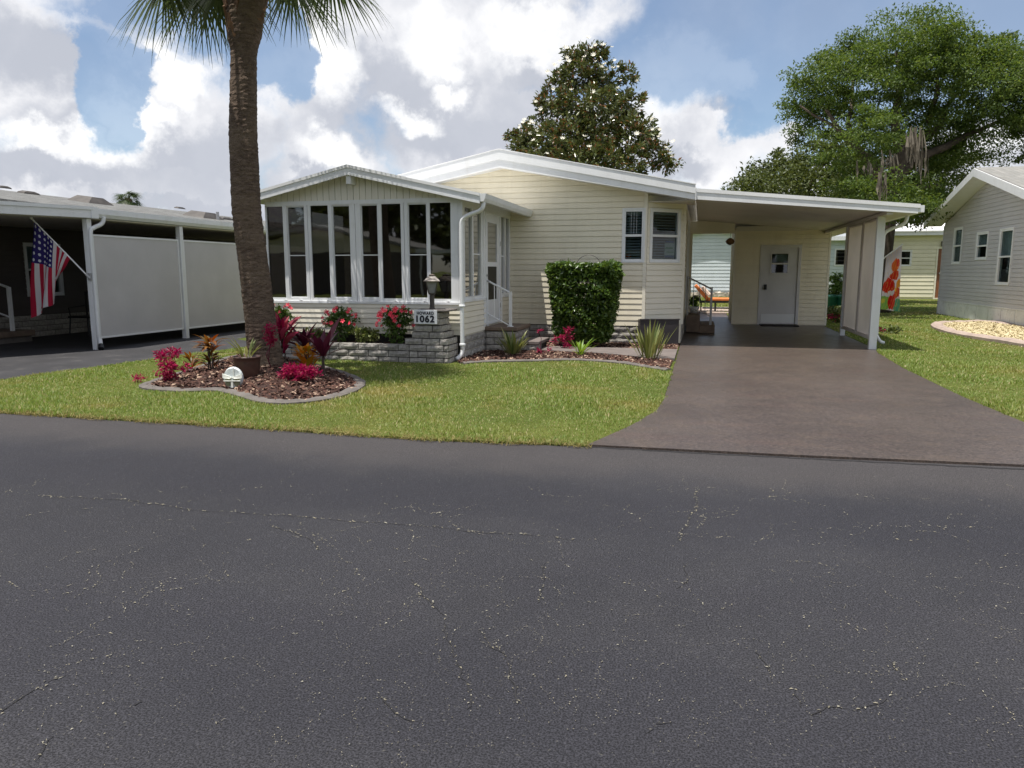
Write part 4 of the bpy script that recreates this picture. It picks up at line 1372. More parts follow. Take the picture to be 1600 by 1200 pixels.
# beam, posts and side screens
MB().box(3.10, 3.20, YF + .05, 24.0, 2.41, cz(3.2) - .105).build('beam', 'soffit', house)
MB().box(3.07, 3.20, 14.96, 15.06, .0, 2.409).build('carport_post', 'white', house)
MB().box(3.10, 3.20, 18.1, 18.19, .0, 2.409).build('carport_post', 'white', house)
for a, b in ((15.06, 16.52), (16.60, 18.09)):
    f_ = MB(); pl = Plane((3.15, 0), (0, 1), (-1, 0))
    pl.frame(f_, a, b, .20, 2.40, .03, -.02, .02)
    sc_ = f_.build('screen_panel', 'panel', house)
    g = MB(); g.add([pl.p(a + .03, .23, 0), pl.p(b - .03, .23, 0), pl.p(b - .03, 2.37, 0), pl.p(a + .03, 2.37, 0)], [(0, 1, 2, 3)]); g.build('screen_fabric', 'fabric', sc_)
MB().box(3.12, 3.18, 16.52, 16.60, .18, 2.409).build('mullion', 'soffit', house)
MB().box(3.11, 3.19, 15.06, 18.09, .165, .199).build('bottom_rail', 'soffit', house)
ds = MB(); yd = 15.25
pts = smooth_line([(3.62, yd, 2.43), (3.60, yd, 2.33), (3.52, yd, 2.26), (3.36, yd, 2.20), (3.26, yd, 2.12), (3.245, yd, 1.95), (3.245, yd, 1.2), (3.245, yd, .32), (3.26, yd, .22), (3.32, yd, .13), (3.39, yd, .10)], 4)
ds.tube(pts, .038, 10, flat=.85); ds.build('downspout', 'white', house, True)
# storage room at the back of the carport
shed = Plane((0, 21.3), (1, 0), (0, -1))
dh = (1.60, 2.50, 0, 2.07)
mb = MB(); shed.wall(mb, .87, 3.27, 0, 2.55, [dh], -.08, -.002); mb.box(.87, .95, 21.381, 24, 0, 2.6); mb.box(3.19, 3.27, 21.381, 24, 0, 2.5); mb.box(.951, 3.189, 23.92, 24, 0, 2.5); mb.build('storage_wall', 'cream', house)
shed.siding(house, 'cream', lambda z: .90, lambda z: 3.24, .03, 2.54, .113, [(dh[0] - .07, dh[1] + .07, -1, dh[3] + .06)])
for a in (.855, 3.235):
    mb = MB(); shed.box(mb, a, a + .05, .01, 2.54, -.01, .022); mb.build('corner_trim', 'cream_pale', house)
mb = MB(); shed.box(mb, .90, 3.24, 2.50, 2.63, -.03, .025); mb.build('header_trim', 'soffit', house)
mb = MB(); shed.frame(mb, dh[0] - .07, dh[1] + .07, -.06, dh[3] + .06, .07, -.05, .03); mb.build('door_frame', 'door', house)
mb = MB(); shed.wall(mb, dh[0] + .003, dh[1] - .003, .03, dh[3] - .005, [(1.83, 2.24, 1.40, 1.90)], -.045, -.005)
sdr = mb.build('storage_door', 'door', house)
mb = MB(); shed.frame(mb, 1.80, 2.27, 1.37, 1.93, .03, -.004, .012); shed.box(mb, 1.83, 2.24, 1.62, 1.66, -.004, .01); mb.build('window_frame', 'door', sdr)
g = MB(); shed.box(g, 1.83, 2.24, 1.66, 1.90, -.03, -.02); g.build('pane', 'glassclear', sdr)
g = MB(); shed.box(g, 1.83, 2.24, 1.40, 1.62, -.03, -.02); g.build('pane', 'glass', sdr)
g = MB(); shed.box(g, 1.92, 2.24, 1.68, 1.88, -.05, -.045); shed.box(g, 1.84, 2.22, 1.52, 1.63, -.05, -.045); g.build('window_paper', 'paper', sdr)
g = MB(); shed.box(g, 1.62, 2.48, .06, .30, -.004, .002); g.build('kick_plate', 'doorwhite', sdr)
g = MB(); g.lathe([(.03, .95), (.04, .96), (.04, 1.08), (.03, 1.09)], 1.70, 21.29, 10); g.tube([shed.p(1.70, 1.0, .03), shed.p(1.70, 1.0, .085)], .03, 10); g.build('handle', 'black', sdr)
tag(box('doormat', 'rubber', None, 1.58, 2.55, 20.72, 21.24, .006, .035, bevel=.008), 'dark rubber doormat in front of the storage door', 'doormat')
# beam across the passage
MB().box(-.34, .85, 21.3, 21.42, 2.45, 2.78).build('passage_beam', 'cream_pale', house)

# ================================================================== planter and pillar of grey blocks
planter = thing('planter', 'low grey split block planter wall with stepped pillar below the sunroom windows', 'planter', (-5.4, 11.05, 0))
PY = 11.04
brick_run(planter, (-7.05, PY), (1, 0), 2.60, -.02, 3, .345, .103, .14)
box('core', 'mortar', planter, -7.04, -4.45, PY + .012, PY + .13, -.02, .27)
brick_run(planter, (-7.05, 11.58), (0, -1), .5, -.02, 3, .25, .103, .12)
tiers = [(-4.45, -3.79, -.02, 3), (-4.52, -3.80, .289, 1), (-4.40, -3.86, .392, 1), (-4.345, -3.90, .495, 1), (-4.30, -3.93, .598, 2)]
for (a, b, z, n) in tiers:
    brick_run(planter, (a, PY), (1, 0), b - a, z, n, .29, .103, .12)
    brick_run(planter, (b, PY + .02), (0, 1), .46, z, n, .26, .103, .10, stagger=False)
    box('core', 'mortar', planter, a + .012, b - .014, PY + .013, PY + .46, z, z + n * .103 - .01)
box('cap', 'concrete', planter, -4.30, -3.80, PY - .02, PY + .50, .806, .836, bevel=.008)
tag(MB().box(-7.03, -4.46, PY + .131, SYF - .03, -.02, .235).build('planter_soil', 'mulch'), kind='structure')
tag(scatter_chips('mulch_chips', [(-7.0, PY + .14), (-4.5, PY + .14), (-4.5, SYF - .04), (-7.0, SYF - .04)], 900, lambda P: np.full(len(P), .235), .024, 'chip'), 'red brown bark chips inside the block planter', 'mulch')

# house number sign on the pillar
sg = thing('house_number_sign', 'white house number sign reading HOWARD 1062 on the block pillar', 'sign', (-4.12, PY - .05, .75))
SX0, SX1, SZ0, SZ1 = -4.335, -3.955, .615, .835
box('sign_board', 'sign', sg, SX0, SX1, PY - .055, PY - .035, SZ0, SZ1, bevel=.004)


def text_mesh(txt, cx, cz_, width, height, y, parent, bold=.0, gap=1.0):
    cu = bpy.data.curves.new('lettering', 'FONT')
    cu.body = txt; cu.size = 1; cu.extrude = 0.01; cu.space_character = gap; cu.align_x = 'LEFT'
    to = bpy.data.objects.new('tmp', cu); C.objects.link(to)
    bpy.context.view_layer.update()
    me = bpy.data.meshes.new_from_object(to.evaluated_get(bpy.context.evaluated_depsgraph_get()))
    bpy.data.objects.remove(to)
    n = len(me.vertices); co = np.empty(n * 3, dtype=np.float32); me.vertices.foreach_get('co', co); co = co.reshape(-1, 3)
    mn, mxx = co.min(0), co.max(0)
    x = (co[:, 0] - mn[0]) / (mxx[0] - mn[0]) * width + cx - width / 2
    z = (co[:, 1] - mn[1]) / (mxx[1] - mn[1]) * height + cz_ - height / 2
    yy = y - co[:, 2] * .15
    off = wloc(parent)
    me.vertices.foreach_set('co', (np.stack([x, yy, z], 1) - np.array(off)).astype(np.float32).ravel())
    me.update()
    if bold:                       # heavier strokes: shifted copies fused into one solid lettering mesh
        bm = bmesh.new(); bm.from_mesh(me); g0 = bm.verts[:] + bm.edges[:] + bm.faces[:]
        for q in range(1, 9):
            a_ = q * pi / 4
            r_ = bmesh.ops.duplicate(bm, geom=g0)
            bmesh.ops.translate(bm, verts=[v for v in r_['geom'] if isinstance(v, bmesh.types.BMVert)], vec=(bold * math.cos(a_), -.00012 * q, bold * math.sin(a_)))
        bm.to_mesh(me); bm.free()
    me.materials.clear(); me.materials.append(MT['ink'])
    return link('lettering', me, parent)


text_mesh('HOWARD', -4.145, .785, .275, .046, PY - .057, sg, .0026, 1.15)
text_mesh('1062', -4.145, .695, .29, .098, PY - .057, sg, .0065, 1.12)

# lantern on the pillar
lamp = thing('lamp', 'black lantern lamp on a short post on top of the block pillar', 'lamp', (-4.13, 11.26, .836))
LX, LY = -4.13, 11.26
MB().lathe([(.05, .837), (.05, .85), (.04, .86), (.04, 1.06), (.052, 1.07), (.06, 1.075), (.06, 1.085)], LX, LY, 8).build('post', 'bronze', lamp)


def frust(mb, z0, r0, z1, r1, rot=.35):
    c = [math.pi / 4 + k * math.pi / 2 + rot for k in range(4)]
    v = [(LX + r0 * math.cos(a), LY + r0 * math.sin(a), z0) for a in c] + [(LX + r1 * math.cos(a), LY + r1 * math.sin(a), z1) for a in c]
    return mb.add(v, [(3, 2, 1, 0), (4, 5, 6, 7)] + [(k, (k + 1) % 4, 4 + (k + 1) % 4, 4 + k) for k in range(4)])


frust(MB(), 1.088, .068, 1.275, .125).build('glass_body', 'lampglass', lamp)
mb = MB()
for k in range(4):
    a = math.pi / 4 + k * math.pi / 2 + .35
    mb.tube([(LX + .072 * math.cos(a), LY + .072 * math.sin(a), 1.087), (LX + .13 * math.cos(a), LY + .13 * math.sin(a), 1.278)], .009, 6)
frust(mb, 1.082, .08, 1.094, .08)
mb.build('frame', 'bronze', lamp)
mb = MB(); frust(mb, 1.272, .185, 1.278, .188); frust(mb, 1.279, .185, 1.355, .075); frust(mb, 1.356, .06, 1.375, .07); frust(mb, 1.376, .07, 1.388, .02)
mb.build('cap', 'lampcap', lamp)

# ================================================================== entry steps with rail
steps = thing('entry_steps', 'grey block entry steps with white handrail at the sunroom door', 'steps', (-3.4, 13.3, 0))
brick_run(steps, (-3.70, 12.85), (1, 0), .56, .02, 3, .30, .12, .3)
brick_run(steps, (-3.14, 12.86), (0, 1), 1.0, .02, 3, .30, .12, .3)
box('core', 'mortar', steps, -3.69, -3.16, 12.88, 13.86, 0, .37)
box('upper_slab', 'step', steps, -3.72, -3.11, 12.82, 13.89, .382, .45, bevel=.012)
brick_run(steps, (-3.10, 12.95), (1, 0), .34, .02, 1, .34, .12, .3)
box('core', 'mortar', steps, -3.11, -2.78, 12.97, 13.8, 0, .135)
box('lower_slab', 'walk', steps, -3.11, -2.74, 12.93, 13.84, .137, .20, bevel=.01)
hr = MB(); yr = 12.99
hr.tube([(-3.715, yr, 1.27), (-3.30, yr, 1.06)], .016, 8)
hr.tube([(-3.715, yr, .68), (-3.30, yr, .47)], .012, 8)
for q in (.33, .66):
    x = -3.715 + .415 * q; hr.tube([(x, yr, .68 - .21 * q), (x, yr, 1.27 - .21 * q)], .008, 6)
hr.tube([(-3.705, yr, .452), (-3.705, yr, 1.285)], .014, 8)
hr.build('handrail', 'white', steps)
MB().box(-3.305, -3.255, yr - .025, yr + .025, .452, 1.075).box(-3.33, -3.23, yr - .05, yr + .05, .451, .458).build('rail_post', 'white', steps)

# side steps in the carport
sst = thing('side_steps', 'dark steps with grey handrail beside the house wall in the carport', 'steps', (.0, 18.4, 0))
box('upper_step', 'step', sst, XR + .06, .02, 17.95, 19.4, .02, .42, bevel=.01)
box('lower_step', 'step', sst, .021, .36, 17.95, 19.4, .006, .20, bevel=.01)
hr = MB()
hr.tube([(-.28, 18.0, 1.30), (.26, 18.0, 1.03)], .018, 8); hr.tube([(-.28, 18.0, .62), (.26, 18.0, .40)], .012, 6)
for q in (.25, .5, .75): hr.tube([(-.28 + .54 * q, 18.0, .62 - .22 * q), (-.28 + .54 * q, 18.0, 1.30 - .27 * q)], .008, 6)
hr.tube([(-.28, 18.0, .42), (-.28, 18.0, 1.32)], .02, 8); hr.build('handrail', 'steel', sst)
MB().box(.235, .285, 17.975, 18.025, .20, 1.07).build('rail_post', 'steel', sst)

# dark tub / cover box against the bay
ab = thing('storage_tub', 'dark brown open tub standing against the corner bay wall', 'tub', (-.7, 14.8, 0))
q0, q1 = G(1004, 531), G(1060, 540)
pl = Plane((-1.10, 14.58), unit(np.array([[.72, .24]]))[0], unit(np.array([[.24, -.72]]))[0])
mb = MB(); pl.box(mb, 0, .76, .0, .50, .0, .02); pl.box(mb, 0, .03, 0, .51, -.28, -.001); pl.box(mb, .73, .76, 0, .47, -.20, -.001); mb.build('body', 'acbox', ab)
mb = MB(); pl.box(mb, -.01, .77, .50, .525, -.015, .032); mb.build('rim', 'acbox', ab)

# ================================================================== vegetation builders


def tube_np(mb, a, b, r0, r1, wob=.0, n=7, seg=5):
    a, b = Vector(a), Vector(b)
    pts = []; rs = []
    for i in range(seg + 1):
        t = i / seg
        p = a.lerp(b, t) + Vector((random.gauss(0, wob), random.gauss(0, wob), random.gauss(0, wob * .5))) * (math.sin(pi * t))
        pts.append(p); rs.append(r0 + (r1 - r0) * t)
    mb.tube(pts, rs, n)


def crown_cloud(ells, nclump, nleaf, clump_r, L, Wd, lo=.35, bias=.35, up=.3, droop=0.0, flat_bottom=False, squash=.7, inner=0.15):
    Ps = []; Ds = []
    vol = [e[3] * e[4] * e[5] for e in ells]
    tot = sum(v ** .75 for v in vol)
    for e, v in zip(ells, vol):
        k = max(3, int(nclump * v ** .75 / tot))
        c, d = ell_points(k, e[:3], e[3:], lo, flat_bottom)
        rr = clump_r * rng.uniform(.55, 1.35, (k, 1))
        for i in range(k):
            m = int(nleaf * rng.uniform(.6, 1.4))
            q = unit(rng.normal(size=(m, 3))) * (rng.uniform(0, 1, (m, 1)) ** .5) * rr[i] * np.array([1, 1, squash])
            Ps.append(c[i] + q); Ds.append(unit(q + d[i] * rr[i] * .6))
        m = int(nleaf * k * inner)
        c2, d2 = ell_points(m, e[:3], np.array(e[3:]) * .85, .0)
        Ps.append(c2); Ds.append(d2)
    P = np.concatenate(Ps); D = np.concatenate(Ds)
    return leaves(P, L, Wd, D, bias, up, droop)


def tree(name, label, cat, base, trunk, limbs, ells, nclump, nleaf, clump_r, L, Wd, mat, group=None, trunk_mat='wood', **kw):
    t = thing(name, label, cat, (base[0], base[1], 0), group)
    mb = MB()
    pts = smooth_line(trunk[0], 4)
    n = len(pts)
    mb.tube(pts, [trunk[1] + (trunk[2] - trunk[1]) * i / (n - 1) for i in range(n)], 10)
    for (a, b, r0, r1) in limbs:
        tube_np(mb, a, b, r0, r1, .12)
    mb.build('trunk', trunk_mat, t, True)
    V, T = crown_cloud(ells, nclump, nleaf, clump_r, L, Wd, **kw)
    o = trimesh('crown', V, T, mat, t); o['kind'] = 'stuff'
    return t


def ell_px(u, v, ru, rv, y, depth=None):
    c = AY(u, v, y)
    dist = y * 1.0
    k = math.hypot(c[0], y) / FPX * .97
    return (c[0], y, c[2], ru * k, depth or ru * k, rv * k)


# live oak behind the carport
yo = 29.0
e = lambda u, v, ru, rv, dy=0, dep=None: ell_px(u, v, ru, rv, yo + dy, dep)
oak_e = [e(1400, 120, 110, 62), e(1300, 150, 75, 60), e(1500, 130, 110, 70), e(1570, 190, 90, 60, 1), e(1255, 170, 42, 32), e(1290, 120, 45, 40, -1), e(1400, 70, 75, 42, 1), e(1470, 65, 70, 42, -1),
         e(1340, 215, 70, 45, -2), e(1420, 210, 80, 50, 2), e(1480, 222, 48, 38, 1), e(1350, 270, 55, 45, 2), e(1445, 280, 45, 45, 2), e(1545, 120, 50, 45, -2), e(1410, 300, 60, 40, 3), e(1620, 150, 70, 60, 0), e(1320, 90, 40, 28, 1), e(1250, 210, 25, 14), e(1395, 315, 60, 28, -3), e(1365, 330, 45, 22, -2), e(1440, 310, 40, 30, -1), e(1370, 290, 40, 25, -3.5), e(1590, 120, 60, 45, 1), e(1630, 150, 60, 60, 0), e(1540, 80, 45, 25, 0)]
ob = AY(1376, 480, yo)
cA = AY(1395, 300, yo); cB = AY(1380, 390, yo)
limb = lambda a, b, r0, r1: (AY(a[0], a[1], yo + (a[2] if len(a) > 2 else 0)), AY(b[0], b[1], yo + (b[2] if len(b) > 2 else 0)), r0, r1)
oak = tree('oak_tree', 'large spreading live oak with hanging grey moss behind the carport', 'tree', (ob[0], yo),
           ([(ob[0], yo, -.1), cB, cA, AY(1410, 230, yo)], .36, .22),
           [limb((1395, 300), (1290, 170, -1), .22, .05), limb((1400, 280), (1500, 140, 1), .24, .05), limb((1408, 240), (1400, 80), .2, .04), limb((1405, 260), (1580, 180, 1), .18, .04), limb((1350, 235, -.5), (1250, 165, -1), .09, .03),
            limb((1400, 290), (1340, 270, 2), .12, .04), limb((1400, 290), (1470, 290, 2), .12, .04), limb((1450, 190, .5), (1480, 60, -1), .1, .03), limb((1330, 215, -.7), (1330, 95, 1), .1, .03)],
           oak_e, 820, 150, .56, .11, .05, 'oak', lo=.30, bias=.25, up=.35, squash=.5, inner=.10)
mo = MB()
for (u, v, du, dv, n, dy) in [(1432, 205, 12, 55, 24, -4), (1420, 215, 7, 40, 12, -4), (1378, 275, 6, 38, 16, -4.5), (1395, 240, 18, 32, 14, -3), (1350, 255, 12, 26, 8, -3), (1445, 245, 8, 40, 8, -3)]:
    for k in range(n):
        uu = u + random.uniform(-du, du); ll = dv * random.uniform(.5, 1.2)
        p = Vector(AY(uu, v + random.uniform(-8, 8), yo + dy)); q = Vector(AY(uu + random.uniform(-2, 2), v + ll, yo + dy))
        w = random.uniform(.02, .05); m = p.lerp(q, .5) + Vector((random.uniform(-.05, .05), random.uniform(-.1, .1), 0))
        a = random.uniform(0, pi); d = Vector((math.cos(a), math.sin(a), 0)) * w
        mo.add([p - d * .5, p + d * .5, m + d, m - d, q + d * .15, q - d * .15], [(0, 1, 2, 3), (3, 2, 4, 5)])
mo.build('hanging_moss', 'moss', oak)['kind'] = 'stuff'

y2 = 36.0
e2 = lambda u, v, ru, rv, dy=0: ell_px(u, v, ru, rv, y2 + dy)
tb = AY(1250, 450, y2)
tree('broadleaf_tree', 'dark green bushy tree rising behind the carport roof left of the oak', 'tree', (tb[0], y2), ([(tb[0], y2, -.1), AY(1250, 350, y2), AY(1250, 280, y2)], .35, .15),
     [(AY(1250, 300, y2), AY(1200, 270, y2), .12, .03), (AY(1250, 300, y2), AY(1300, 260, y2), .12, .03)],
     [e2(1190, 285, 42, 30), e2(1225, 260, 40, 32, 1), e2(1265, 250, 45, 34), e2(1310, 250, 50, 50, 1), e2(1250, 300, 90, 40, -1), e2(1165, 300, 22, 20), e2(1360, 290, 60, 55), e2(1300, 320, 90, 40, 1)],
     260, 80, .55, .16, .085, 'darkoak', lo=.4, bias=.3, inner=.3)
tb = AY(1530, 450, 38)
tree('broadleaf_tree', 'dark tree standing deep behind the oak trunk above the yellow house', 'tree', (tb[0], 38.0), ([(tb[0], 38, -.1), AY(1500, 330, 38), AY(1450, 300, 38)], .3, .12), [],
     [ell_px(1440, 320, 55, 32, 38), ell_px(1400, 320, 50, 34, 39), ell_px(1480, 260, 35, 38, 39), ell_px(1455, 325, 22, 18, 37)], 130, 70, .5, .16, .085, 'darkoak', lo=.4, bias=.3, inner=.3)

# magnolia behind the roof
ym = 33.0
m_ = lambda u, v, ru, rv, dy=0: ell_px(u, v, ru * 1.08, rv * 1.1, ym + dy)
tb = AY(930, 430, ym)
mag_e = [m_(898, 88, 20, 18), m_(938, 90, 20, 20), m_(915, 80, 26, 16), m_(912, 120, 40, 28), m_(878, 135, 24, 32), m_(950, 130, 26, 30), m_(982, 120, 13, 24), m_(860, 165, 26, 26), m_(920, 165, 65, 32, -1), m_(985, 165, 30, 34), m_(845, 205, 34, 22, 1),
         m_(820, 215, 26, 20), m_(900, 215, 75, 36, -1), m_(980, 215, 45, 34, -1), m_(1010, 210, 20, 22), m_(930, 255, 95, 32, -1), m_(1030, 240, 25, 22), m_(840, 235, 42, 22), m_(1045, 258, 16, 12), m_(800, 212, 10, 8)]
mag = tree('magnolia_tree', 'tall magnolia with white blossoms rising behind the cream house roof', 'tree', (tb[0], ym), ([(tb[0], ym, -.1), AY(930, 300, ym), AY(920, 100, ym)], .3, .06),
           [(AY(930, 270, ym), AY(870, 180, ym), .08, .02), (AY(930, 270, ym), AY(1000, 190, ym), .08, .02), (AY(930, 300, ym), AY(1030, 245, ym), .08, .02), (AY(930, 300, ym), AY(835, 220, ym), .08, .02)],
           mag_e, 560, 42, .27, .20, .085, 'magnolia', lo=.35, bias=.6, up=.2, squash=.85, inner=.25)
bl_me = MB()
for k in range(7):
    a = k * 2 * pi / 7
    bl_me.add([(0, 0, 0), (.07 * math.cos(a - .4), .07 * math.sin(a - .4), .03), (.125 * math.cos(a), .125 * math.sin(a), .08), (.07 * math.cos(a + .4), .07 * math.sin(a + .4), .03)], [(0, 1, 2, 3)])
bl0 = None
for k in range(90):
    ee = random.choice(mag_e)
    d = Vector((random.gauss(0, .7), -abs(random.gauss(.6, .5)), random.gauss(.3, .6))).normalized()
    p = Vector(ee[:3]) + Vector((d.x * ee[3], d.y * ee[4], d.z * ee[5])) * 1.02
    if bl0 is None:
        bl0 = bl_me.build('blossom', 'blossomw', mag); b = bl0; b.data.transform(__import__('mathutils').Matrix.Translation(wloc(mag)))
    else:
        b = dup(bl0)
    b.location = p - wloc(mag); b.rotation_euler = (random.uniform(.3, 1.2), 0, random.uniform(-.6, .6)); b.scale = [random.uniform(.65, 1.1)] * 3

# ------------------------------------------------------------------ sabal palm in the foreground
PX, PYY = -5.97, 9.42
palm = thing('palm_tree', 'tall palm with thick ringed brown trunk in the mulch bed', 'tree', (PX, PYY, 0))
prof = []
z = -.05
key = [(-.05, .33), (.1, .27), (.25, .24), (.7, .212), (1.2, .203), (2.25, .194), (3.3, .187), (4.0, .172), (4.3, .168), (4.4, .18), (4.6, .225), (5.0, .265), (5.5, .28), (5.9, .22)]
LXK = ([-.1, .2, 1.2, 2.25, 3.3, 4.35, 5.0, 6], [-.02, -.035, -.11, -.20, -.19, -.12, -.06, -.06])
lxz = lambda z: float(np.interp(z, *LXK))
n = 26
mb = MB(); vs = []; fs = []
zs = []
while z < 5.9:
    zs.append(z); z += random.uniform(.018, .04)
for i, z in enumerate(zs):
    r = float(np.interp(z, [k[0] for k in key], [k[1] for k in key]))
    r *= 1 + random.uniform(-.012, .022)
    lx = lxz(z)
    for k in range(n):
        a = 2 * pi * k / n
        rr = r * (1 + random.uniform(-.025, .025) + (.03 * math.sin(3 * a + z)))
        vs.append((PX + lx + rr * math.cos(a), PYY + rr * math.sin(a), z + random.uniform(-.006, .006)))
for i in range(len(zs) - 1):
    for k in range(n):
        fs.append((i * n + k, i * n + (k + 1) % n, (i + 1) * n + (k + 1) % n, (i + 1) * n + k))
mb.add(vs, fs).build('trunk', 'bark', palm)
# old leaf bases criss-crossing below the crown
bt = None
for k in range(64):
    z = 4.42 + (k / 64) * 1.2 + random.uniform(-.03, .03); a = k * 2.39996
    r = float(np.interp(z, [q[0] for q in key], [q[1] for q in key])) - .045
    if bt is None:
        m = MB().add([(-.06, 0, 0), (.06, 0, 0), (.045, .04, .03), (-.045, .04, .03), (-.025, .03, .24), (.025, .03, .24), (.02, .055, .23), (-.02, .055, .23)],
                     [(0, 1, 2, 3), (0, 3, 7, 4), (1, 5, 6, 2), (3, 2, 6, 7), (4, 7, 6, 5), (0, 4, 5, 1)])
        bt = m.build('leaf_base', 'boot'); bt.parent = palm; b = bt
    else:
        b = dup(bt)
    b.location = (lxz(z) + r * math.sin(a) * -1, r * math.cos(a), z)
    b.rotation_euler = (-.10, random.uniform(-.5, .5), a)
    b.scale = (random.uniform(.8, 1.2), 1, random.uniform(.7, 1.05))


def frond(parent, crown, az, el, pet, L, droop=.5, nseg=44, spread=118, hub=None, taper=.4):
    """fan frond: petiole plus drooping pleated segments"""
    t = Vector((math.cos(az) * math.cos(el), math.sin(az) * math.cos(el), math.sin(el)))
    c0 = Vector(crown)
    mb = MB()
    h = Vector(hub) if hub else c0 + t * pet + Vector((0, 0, -.12 * pet * pet))
    mid = c0.lerp(h, .5) + Vector((0, 0, .10))
    mb.tube(smooth_line([c0, mid, h], 4), .022, 5)
    t = (h - mid).normalized()
    s = t.cross(Vector((0, 0, 1)))
    s = s.normalized() if s.length > .05 else Vector((1, 0, 0))
    u = s.cross(t).normalized()
    for i in range(nseg):
        ph = math.radians(-spread + 2 * spread * i / (nseg - 1)) + random.uniform(-.03, .03)
        d = (t * math.cos(ph) + s * math.sin(ph)).normalized()
        d = (d - u * (.18 + .15 * abs(math.sin(ph))) + u * random.uniform(-.08, .08)).normalized()
        w = (d.cross(u)).normalized()
        l = L * (1 - .28 * (abs(ph) / math.radians(spread)) ** 2) * random.uniform(.88, 1.08)
        pts = []
        for k, q in enumerate((.0, .22, .5, .78, 1.0)):
            p = h + d * (l * q) + Vector((0, 0, -droop * l * q ** 2.2 * random.uniform(.85, 1.15)))
            ww = (.006, .019, .017, .009, .001)[k] * (L / .9)
            pts.append((p - w * ww, p + w * ww))
        v = [x for pr in pts for x in pr]
        mb.add(v, [(2 * k, 2 * k + 1, 2 * k + 3, 2 * k + 2) for k in range(4)])
    return mb.build('frond', 'palmleaf', parent)


cr = (PX - .07, PYY, 5.55)
for (hx, hy, hz, L, dp) in [(-1.08, -.25, 5.26, .84, .42), (-.68, .35, 5.38, .70, .6), (-1.15, .55, 5.45, .85, .6), (.32, .45, 5.42, .60, .5), (.62, -.1, 5.30, .55, .5), (.85, .65, 5.62, .75, .5)]:
    frond(palm, cr, 0, 0, 1, L, dp, hub=(PX + hx, PYY + hy, hz))
for (a_, e_, p_) in [(-.55, .35, 1.35), (-1.05, .45, 1.4), (-.15, .5, 1.3), (-1.5, .3, 1.25), (-.8, .8, 1.2), (-.8, .6, 1.75), (-.45, .55, 1.7), (-1.2, .6, 1.7)]:
    frond(palm, cr, a_, e_, p_, 1.1, .32, nseg=40)
for k in range(16):
    frond(palm, cr, k * 2.39996 + .5, random.uniform(.15, 1.2), random.uniform(.95, 1.3), random.uniform(.85, 1.05), random.uniform(.3, .5), nseg=36)

# far palm crown over the neighbour's roof
fp = AY(200, 310, 42)
fpt = thing('palm_tree', 'distant palm crown just above the left shingled roof', 'tree', (fp[0], 42, 0))
MB().tube([(fp[0], 42, -.1), (fp[0], 42, fp[2])], .2, 8).build('trunk', 'bark', fpt)
for k in range(20):
    frond(fpt, (fp[0], 42, fp[2] - .15), k * 2.39996, random.uniform(-.1, 1.1), .55, .75, .4, nseg=22)
sp = AY(358, 312, 46)

# ------------------------------------------------------------------ hedge in front of the house
hx, hy = -2.10, 13.98
hedge = thing('hedge', 'clipped dark green hedge bush tapering to the ground before the cream wall', 'shrub', (hx, hy, 0))
n = 15000
z = rng.uniform(.12, 1.58, n) ** 1.0
z = .12 + 1.42 * rng.uniform(0, 1, n) ** .85
half = np.interp(z, [.1, .35, .9, 1.45, 1.6], [.40, .52, .60, .645, .61])
hd = np.interp(z, [.1, .35, .9, 1.45, 1.6], [.26, .34, .38, .40, .38])
a = rng.uniform(0, 2 * pi, n)
sq = 1 / np.maximum(np.abs(np.cos(a)) ** 4 + np.abs(np.sin(a)) ** 4, 1e-6) ** .25
k = (1 - .55 * rng.uniform(0, 1, n) ** 2.2) * (1 + .06 * np.sin(a * 5 + z * 7) + .05 * np.sin(z * 11 + a * 3) + rng.normal(0, .03, n))
P = np.stack([hx + np.cos(a) * sq * half * k, hy + np.sin(a) * sq * hd * k, z + .05 * np.sin(a * 4 + 1) * (z > 1.2)], 1)
top = rng.uniform(0, 1, n) < .18
P[top, 2] = 1.49 + rng.normal(0, .035, top.sum()) + .05 * np.sin(P[top, 0] * 7)
D = unit(np.stack([np.cos(a), np.sin(a), np.where(top, 1.5, .2)], 1))
V, T = leaves(P, .085, .05, D, .3, .25)
trimesh('foliage', V, T, 'hedge', hedge)['kind'] = 'stuff'
mb = MB()
for i in range(9):
    aa = i * .7; tube_np(mb, (hx + .12 * math.cos(aa), hy + .08 * math.sin(aa), 0), (hx + .45 * math.cos(aa), hy + .25 * math.sin(aa), 1.3), .016, .006, .03, 5, 4)
mb.build('stems', 'wood', hedge)
arc = MB(); arc.tube([(hx + .04 + .24 * math.cos(t), hy + .2, 1.50 + .24 * math.sin(t)) for t in np.linspace(0, pi, 14)], .006, 6)
arc.tube([(hx - .20, hy + .2, 0), (hx - .20, hy + .2, 1.5)], .006, 6); arc.tube([(hx + .28, hy + .2, 0), (hx + .28, hy + .2, 1.5)], .006, 6)
tag(arc.build('trellis_hoop', 'bronze', None), 'thin wire trellis hoop showing over the top of the hedge', 'trellis')


